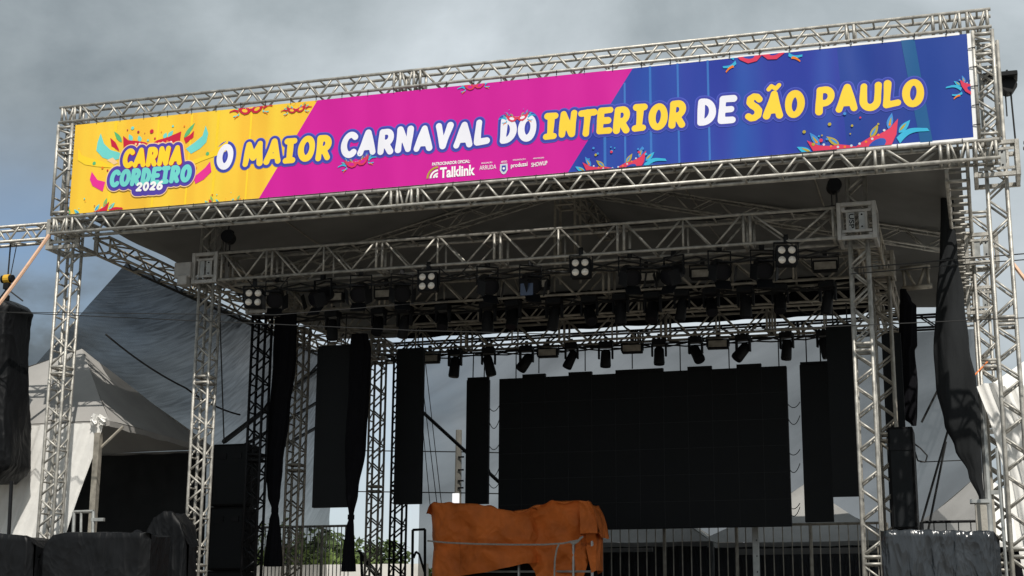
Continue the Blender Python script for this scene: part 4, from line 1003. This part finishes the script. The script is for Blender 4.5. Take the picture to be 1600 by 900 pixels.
a, c = P(707.5, 771, TY + .2), P(717, 786, TY + .2); MB().box(((a[0] + c[0]) / 2, TY + .2, (a[2] + c[2]) / 2), (c[0] - a[0], .06, a[2] - c[2]), bev=.006).build('shell', M['whitebox'], wb)

# loudspeaker stacks
def cab(label, pxa, pya, pxb, pyb, Y, depth, nsub, m='blackbox'):
    a, c = P(pxa, pya, Y), P(pxb, pyb, Y); r = thing('speaker_stack', label, 'loudspeakers', ((a[0] + c[0]) / 2, Y, 2.0), 'loudspeaker stacks')
    zs = np.linspace(2.0, a[2], nsub + 1)
    for k in range(nsub):
        x = (a[0] + c[0]) / 2; w_ = c[0] - a[0]; z = (zs[k] + zs[k + 1]) / 2; h = zs[k + 1] - zs[k]
        q = MB().box((x, Y + depth / 2, z), (w_, depth, h - .012), bev=.012).build('cabinet', M[m], r)
        MB().box((x, Y - .006, z), (w_ - .07, .014, h - .09)).build('grille', M['led'], q)
        b = MB(); b.box((x - w_ * .22, Y - .02, z + h * .3), (.16, .016, .10)); b.box((x + w_ * .22, Y - .02, z + h * .3), (.16, .016, .10)); b.build('handle', M['blackmetal'], q)
    return r
cab('black loudspeaker stack just behind the left front lighting tower', 334, 694, 378, 905, 4.4, .5, 3)
cab('black loudspeaker stack just behind the sunlit right tower', 1386, 667, 1438, 900, 3.2, .7, 2)
bx = thing('side_screen', 'tall dark flat panel standing between the right towers', 'panel', (12.75, 4.6, 2))
a, c = P(1392, 520, 4.6), P(1428, 830, 4.6); MB().box(((a[0] + c[0]) / 2 - .1, 4.65, (a[2] + 2) / 2), (.30, .08, a[2] - 2)).build('board', M['led'], bx)
MB().box(((a[0] + c[0]) / 2 - .1, 4.72, (a[2] + 2) / 2), (.05, .05, a[2] - 2)).build('brace', M['blackmetal'], bx)

# ------------------------------------------------------------------ tents
def pyramid_tent(name, label, x0, x1, y0, y1, ze, zp, mroof, group, walls=(), z0=0, sag=.25, posts=True, cx=None, cyy=None, val=.09):
    r = thing(name, label, 'tent', ((x0 + x1) / 2, (y0 + y1) / 2, z0), group)
    cx = (x0 + x1) / 2 if cx is None else cx; cyy = (y0 + y1) / 2 if cyy is None else cyy
    cor = [(x0, y0), (x1, y0), (x1, y1), (x0, y1)]; b = MB()
    for k in range(4):
        a, c = np.array(cor[k]), np.array(cor[(k + 1) % 4]); rows = []
        for j in range(11):
            v = j / 10; row = []
            for i in range(13):
                u_ = i / 12; e_ = a + (c - a) * u_; p = e_ + (np.array((cx, cyy)) - e_) * v
                z = ze + (zp - ze) * v - sag * math.sin(math.pi * v) * (1 - .5 * abs(2 * u_ - 1)) * .6 + .015 * math.sin(9 * u_ + 7 * v)
                row.append((p[0], p[1], z))
            rows.append(row)
        b.grid(rows)
        b.grid([[(*(a + (c - a) * i / 12), ze - q * val + (.012 * math.sin(i * 2.2) if q else 0)) for i in range(13)] for q in (0, 1)])
    o = b.build('roof', mroof, r, True)
    if posts:
        for (x, y) in (cor if posts is True else [cor[q_] for q_ in posts]): MB().tube((x, y, z0), (x, y, ze), .05, 8).build('post', M['steel'], r)
    for (k, m) in walls:
        ctr = np.array(((x0 + x1) / 2, (y0 + y1) / 2)); a, c = np.array(cor[k]), np.array(cor[(k + 1) % 4]); rows = []
        a = ctr + (a - ctr) * (1 - .3 / (x1 - x0)); c = ctr + (c - ctr) * (1 - .3 / (x1 - x0))
        for j in range(9):
            v = j / 8; rows.append([(*(a + (c - a) * i / 40 + np.array((.03 * math.sin(i * 1.3 + v * 2), .05 * math.sin(i * 1.1 + v * 3) + .03))), ze - .05 - (ze - z0 - .1) * v) for i in range(41)])
        q = MB(); q.grid(rows); q.build('side_wall', m, r, True)
    return r
cn = P(163, 658, 1.5); pkp = P(128, 546, 3.1)
TX1, TZE, TZP = cn[0], cn[2], pkp[2]
lt = pyramid_tent('side_tent', 'grey-roofed pyramid tent at the left with a white side sheet', TX1 - 5.6, TX1 + .1, 1.5, 5.2, TZE, TZP, M['tentgrey'], None, walls=((2, M['darkwall']), (3, M['darkwall'])), cx=pkp[0], cyy=3.1, sag=.06, posts=(0, 2, 3))
# white sheet pulled aside on the tent front
rows = []
for j in range(19):
    v = j / 18; z = TZE - .04 - v * (TZE - 1.0)
    xr = np.interp(v, [0, .1, .3, .5, .75, 1], [TX1 + .06, TX1 - .06, TX1 - .36, TX1 - .62, TX1 - .8, TX1 - .8])
    rows.append([(xr - 3.2 * i / 60, 1.40 + .05 * math.sin(i * .55 + 2.5 * v) * (.4 + v) + .03 * math.sin(i * 1.7 - 3 * v), z) for i in range(61)])
b = MB(); b.grid(rows); b.build('front_sheet', M['white'], lt, True)
b = MB(); pw = P(160, 690, 1.5); b.tube((TX1 - .03, 1.47, TZE - .45), (TX1 + .28, 1.62, TZE - .08), .025, 6); b.tube((TX1 - .03, 1.47, TZE - .45), (TX1 - .3, 1.55, TZE - .1), .02, 6); b.build('brace', M['alu_dark'], lt)
MB().box((TX1 - .05, 1.44, (TZE + 1.2) / 2 - .1), (.10, .10, TZE - 1.4)).build('corner_post', M['alu_dark'], lt)
fs = MB()
for i in range(14): fs.box((TX1 - .14 + random.uniform(-.02, .2), 1.38 + random.uniform(-.05, .05), TZE + random.uniform(-.05, .06)), (.10, .05, .07), Matrix.Rotation(random.uniform(0, 3), 3, 'Y') @ Matrix.Rotation(random.uniform(0, 3), 3, 'X'))
fs.build('knot', M['white'], lt)
gate = thing('barrier', 'short silver crowd barrier beside the white tent sheet', 'barrier', P(130, 850, .95)); b = MB()
gp = lambda px, py: P(px, py, 1.0)
b.path([gp(112, 905), gp(116, 800), gp(146, 799), gp(143, 905)], .028, 6); b.tube(gp(127, 800), gp(125, 905), .022, 6); b.build('frame', M['steel'], gate)
MB().box(gp(153, 812), (.22, .05, .05)).build('clamp', M['steel'], gate)
# right tent
rc = P(1533, 612, 3.2)
rt_ = pyramid_tent('side_tent', 'white tent at the right edge with loose hanging side sheets', rc[0], rc[0] + 4.2, 3.2, 7.2, rc[2], rc[2] + 1.9, M['white'], None, posts=True)
rows = []
for j in range(23):
    v = j / 22; z = rc[2] + .06 - v * (rc[2] - 1.2)
    xl = rc[0] + np.interp(v, [0, .12, .3, .6, 1], [-.06, .10, .26, .40, .62])
    rows.append([(xl + 2.6 * i / 60, 3.08 + .07 * math.sin(i * .5 + 3 * v) * (.5 + v) + .04 * math.sin(i * 1.9 - 4 * v), z + .05 * math.sin(i * .4) * (1 - v)) for i in range(61)])
b = MB(); b.grid(rows); b.build('front_sheet', M['white'], rt_, True)
for px0, px1, lab in [(1541, 1552, 'pale square post standing under the corner of the right tent')]:
    a, c = P(px0, 640, 3.3), P(px1, 900, 3.3); pr = thing('square_post', lab, 'post', ((a[0] + c[0]) / 2, 3.35, 0))
    MB().box(((a[0] + c[0]) / 2, 3.35, a[2] / 2), (.11, .11, a[2]), bev=.01).build('shaft', M['concrete'], pr); MB().box(((a[0] + c[0]) / 2 + .02, 3.27, P(1540, 770, 3.3)[2]), (.30, .05, .06)).build('bracket', M['steel'], pr)
pr = thing('short_post', 'short weathered concrete post beside the black plastic sheet', 'post', P(1532, 900, 2.2)); a = P(1532, 786, 2.2)
MB().box((a[0], 2.2, a[2] / 2), (.16, .16, a[2]), bev=.012).build('shaft', M['concrete'], pr); MB().box((a[0] - .01, 2.2, a[2] + .02), (.26, .2, .05)).build('cap', M['steel'], pr)
b = MB(); b.tube(P(1557, 700, 1.6), (P(1574, 900, 1.6)[0], 1.6, 2.2), .022, 6); b.tube(P(1566, 690, 1.9), (P(1583, 900, 1.9)[0], 1.9, 2.2), .02, 6); tag(b.build('leaning_poles', M['steel']), 'two thin silver poles leaning beside the right tower', 'poles')
# tents behind the stage
for k, (pxl, pxr, pye, pxp, pyp, Y, lab) in enumerate([(905, 1112, 849, 1000, 772, 11.4, 'white tent roof behind the railing, below the left half of the big screen'), (1085, 1408, 849, 1245, 757, 12.2, 'white tent roof behind the railing, peaking between the screens'),
                                                     (1395, 1440, 849, 1420, 820, 12.4, 'small white tent roof behind the narrow right screens'), (1385, 1700, 850, 1538, 738, 11.4, 'pale tent roof seen through the net beside the charcoal drape')]):
    a, c, p = P(pxl, pye, Y), P(pxr, pye, Y), P(pxp, pyp, Y + (P(pxr, pye, Y)[0] - P(pxl, pye, Y)[0]) / 2)
    w_ = c[0] - a[0]
    pyramid_tent('white_tent', lab, a[0], c[0], Y, Y + w_, a[2], max(p[2], a[2] + 1.0), M['white'], 'white tents behind the stage', walls=((2, M['velvet']), (0, M['velvet'])))

a, c = P(1150, 858, 11.2), P(1402, 864, 11.2); tag(MB().box(((a[0] + c[0]) / 2, 11.2, (a[2] + c[2]) / 2), (c[0] - a[0], .05, a[2] - c[2])).build('light_gap_strip', M['white']), 'long white strip standing in for the light gap under the tent eaves', 'rail')  # white strips put in for the bright light gap under the tents
a, c = P(925, 857, 11.2), P(1020, 862, 11.2); tag(MB().box(((a[0] + c[0]) / 2, 11.2, (a[2] + c[2]) / 2), (c[0] - a[0], .05, a[2] - c[2])).build('light_gap_strip', M['white']), 'short white strip standing in for the light gap beside the orange tarpaulin', 'rail')
# ------------------------------------------------------------------ railings
def railing(label, pxa, pxb, py, Y, sp, post_every=9, m='steel', zb=2.0):
    a, c = P(pxa, py, Y), P(pxb, py, Y); z = (a[2] + c[2]) / 2; r = thing('stage_railing', label, 'railing', (a[0], Y, zb), 'railings at the back of the stage')
    MB().tube((a[0], Y, z), (c[0], Y, z), .028, 6).build('rail', M[m], r); MB().tube((a[0], Y, zb + .12), (c[0], Y, zb + .12), .022, 6).build('rail', M[m], r)
    n = int((c[0] - a[0]) / sp); b = MB()
    for i in range(n + 1):
        x = a[0] + (c[0] - a[0]) * i / n
        if i % post_every == 0: MB().tube((x, Y, zb), (x, Y, z), .035, 6).build('post', M[m], r)
        else: b.tube((x, Y, zb + .12), (x, Y, z), .011, 5)
    b.build('balusters', M[m], r); return r
railing('dark grey railing with upright bars below the big screen', 928, 1385, 821, 10.0, .175, 8, 'alu_dark')
railing('grey railing with close bars behind the tied curtains on the left', 386, 546, 823, 10.0, .085, 10, 'alu_dark')
railing('short stretch of railing seen beside the charcoal drape', 1440, 1536, 815, 9.0, .19, 6, 'blackmetal')
cl = thing('railing_post', 'pale flat metal post standing in the railing below the big screen', 'post', P(1180, 900, 9.9)); a = P(1180, 818, 9.9)
MB().box((a[0], 9.9, (a[2] + 2) / 2), (.13, .05, a[2] - 2), bev=.008).build('shaft', M['steel'], cl)
b = MB()
for k in range(6): b.box((a[0] + .02, 9.868, 2.4 + k * .3), (.02, .012, .03))
b.build('bolt_hole', M['blackmetal'], cl)
sr_ = thing('stair_rail', 'black stair handrail beside the second curtain', 'handrail', P(600, 900, 9.5)); b = MB()
for (ax, ay, bx_, by_) in ((560, 860, 598, 905), (566, 872, 590, 905), (564, 862, 566, 905)): b.tube(P(ax, ay, 9.5), P(bx_, by_, 9.5), .03, 6)
b.build('handrail', M['blackmetal'], sr_)
sr_ = thing('stair_rail', 'small black stair gate left of the orange tarpaulin', 'handrail', P(652, 900, 9.5)); b = MB()
b.path([P(644, 905, 9.5), P(645, 828, 9.5), P(664, 827, 9.5), P(664, 905, 9.5)], .028, 6); b.path([P(646, 872, 9.5), P(650, 862, 9.5), P(655, 866, 9.5), P(664, 896, 9.5)], .024, 6); b.build('handrail', M['blackmetal'], sr_)

# ------------------------------------------------------------------ wires and ropes
def wire(label, pts, r=.008, m='cable', cat='cable', group=None, sag=0, n=24):
    """pts: (px,py,Y) knots; straight between with a little sag"""
    q = [P(*p) for p in pts]; b = MB(); o = []
    for a, c in zip(q[:-1], q[1:]): o += [a + (c - a) * t_ + np.array((0, 0, -sag * 4 * t_ * (1 - t_))) for t_ in np.linspace(0, 1, n)]
    b.path(o, r, 5); return tag(b.build('wire', M[m]), label, cat, group)
wire('thin wire slung low across the whole front of the stage', [(-80, 484, -.3), (640, 516, -.3), (900, 523, -.3), (1281, 511, -.3), (1700, 492, -.3)], .007)
wire('second thin wire crossing in front of the tied curtains', [(-80, 487, -.35), (140, 489, -.35), (430, 492, -.35), (700, 470, 1.5)], .006)
wire('upper of two wires entering from the right edge', [(1330, 419, 1.3), (1700, 388, 1.2)], .009)
wire('lower of two wires entering from the right edge', [(1330, 428, 1.3), (1480, 415, 1.3), (1700, 398, 1.2)], .008)
wire('black cable sagging across the net on the left', [(165, 522, 1.2), (290, 606, 2.4), (375, 648, 3.8)], .016, sag=.06)
wire('thin black cable hanging down the net by the front left tower', [(343, 480, 2.5), (350, 690, 2.5)], .012)
for k, (a, c, w_) in enumerate([((350, 690, 4.5), (520, 560, 9.5), .05), ((375, 700, 4.5), (545, 600, 9.8), .035), ((375, 735, 4.5), (545, 640, 9.8), .035), ((470, 600, 8), (552, 505, 10), .02)]):
    wire(['upper', 'second', 'third', 'short high'][k] + ' dark brace slanting behind the black tower and first curtain', [a, c], w_, cat='brace')
wire('dark brace slanting down behind the narrow screen left of the big screen', [(656, 640, 10.8), (800, 772, 10.8)], .04, cat='brace')
for k, (a, c) in enumerate([((660, 600, 12), (683, 790, 12)), ((658, 640, 13), (672, 790, 13)), ((664, 560, 13), (690, 790, 13))]):
    wire(f'{ordinal(k)} of three thin stay wires behind the net beside the concrete pole', [a, c], .010)
for k, (a, c) in enumerate([((1502, 600, 9), (1436, 830, 9)), ((1490, 560, 9), (1440, 660, 9)), ((1478, 690, 9.5), (1450, 830, 9.5))]):
    wire(f'{ordinal(k)} of three dark stay lines left of the charcoal drape', [a, c], .022)
wire('horizontal wire crossing behind the charcoal drape', [(1438, 722, 9.5), (1530, 718, 9.5)], .010)
wire('orange rope tied near the right tent', [(1521, 588, 3.2), (1543, 565, 3.6)], .011, 'orange_rope', 'rope')
wire('peach strap running off the right edge of the picture', [(1583, 412, .8), (1680, 540, -.5)], .028, 'strap', 'strap')
wire('curled black cable hanging by the ragged black cloth', [(1424, 690, 4.5), (1438, 700, 4.5), (1449, 712, 4.5), (1446, 722, 4.5), (1434, 720, 4.5), (1428, 700, 4.5)], .012, n=4)
wire('white cable with a red plug by the front left tower foot', [(275, 868, 1.2), (265, 876, 1.2), (259, 888, 1.2), (257, 905, 1.2)], .014, 'rope', n=4)
# small bracket truss hung by the right tower
truss('stub_truss', 'short flat truss offcut sticking out beside the ragged black cloth', 'truss', P(1408, 436, 5.5), P(1455, 431, 5.5), (0, 1, 0), .12, .34, .6, .03, .024, joints=[], m='alu_dark')

# ------------------------------------------------------------------ background: pole, wall, trees
up_ = thing('utility_pole', 'pale concrete utility pole seen through the back net', 'utility pole', (P(717, 900, 30)[0], 30, 0)); a = P(717, 672, 30)
MB().tube((a[0], 30, 0), (a[0], 30, a[2]), .16, 10, .11).build('shaft', M['concrete'], up_)
b = MB()
for py in (715, 735, 752, 763): z = P(717, py, 30)[2]; b.box((a[0] + .14, 29.86, z), (.2, .06, .05))
b.build('bracket', M['blackmetal'], up_)
for py in (706, 770): wire(f'{"upper" if py == 706 else "lower"} power line reaching the concrete pole behind the net', [(560, py - 2, 30), (717, py, 30), (900, py + 4, 30)], .02)
wl = thing('boundary_wall', 'low pale wall behind the stage on the left', 'wall', (P(520, 900, 27)[0], 27, 0)); a, c = P(380, 884, 27), P(668, 886, 27)
MB().box(((a[0] + c[0]) / 2, 27, a[2] / 2), (c[0] - a[0], .2, a[2])).build('wall', M['palewall'], wl)
b = MB()
for x in np.arange(a[0] + .3, c[0], 2.4): b.box((x, 26.86, a[2] / 2), (.25, .12, a[2]))
b.build('pillar', M['palewall'], wl)
def tree(label, px, py_top, Y, w, leafm, trunk=True, seed=0, n=900, low=.25):
    R_ = np.random.default_rng(seed); base = P(px, 900, Y); H = P(px, py_top, Y)[2]
    r = thing('tree', label, 'tree', (base[0], Y, 0), 'trees behind the stage')
    b = MB(); b.tube((base[0], Y, 0), (base[0] + .1, Y, H * .55), .16, 8, .09)
    for k in range(5):
        a_ = R_.uniform(0, 6.3); b.tube((base[0] + .05, Y, H * (.3 + .05 * k)), (base[0] + w * .3 * math.cos(a_), Y + w * .3 * math.sin(a_), H * (.6 + .06 * k)), .06, 6, .02)
    b.build('trunk', M['bark'], r)
    cr_ = MB(); cl_ = [(R_.normal(0, .28) * w, R_.normal(0, .26) * w, H * R_.uniform(low, .88), R_.uniform(.15, .32) * w) for _ in range(22)]
    for k in range(n):
        c_ = cl_[R_.integers(len(cl_))]; d = R_.normal(0, 1, 3); d /= np.linalg.norm(d); rr_ = c_[3] * R_.uniform(.5, 1) ** .5
        p = np.array((base[0] + c_[0], Y + c_[1], c_[2])) + d * rr_ * np.array((1, 1, .8)); s_ = R_.uniform(.09, .20); p[2] = min(p[2], H)
        e1 = R_.normal(0, 1, 3); e1 /= np.linalg.norm(e1); e2 = np.cross(e1, R_.normal(0, 1, 3)); e2 /= np.linalg.norm(e2)
        cr_.quad(p - e1 * s_, p - e2 * s_ * .55, p + e1 * s_, p + e2 * s_ * .55)
    cr_.build('crown', leafm, r); return r
for k, (px, pt_, Y, w, lm, lab) in enumerate([(470, 812, 48, 5.0, 'leaf', 'tallest dark tree left of the dull silver tower'), (505, 822, 46, 4.6, 'leaf', 'dark rounded tree just left of the second curtain'), (548, 834, 44, 4.0, 'leaf', 'dark tree behind the second curtain'),
                                             (572, 840, 45, 3.6, 'leaf', 'dark tree right of the second curtain'), (590, 862, 40, 2.6, 'leaf2', 'light green bush-like tree left of the rear towers'), (634, 866, 36, 2.6, 'leaf2', 'bright green small tree right of the rear towers'),
                                             (520, 862, 38, 4.2, 'leaf2', 'bright green low tree behind the close-barred railing'), (440, 850, 40, 4.0, 'leaf2', 'bright green low tree beside the first curtain'), (672, 868, 44, 2.4, 'leaf', 'dim small tree behind the edge of the back net')]):
    tree(lab, px, pt_, Y, w, M[lm], seed=20 + k, low=.3, n=3600)
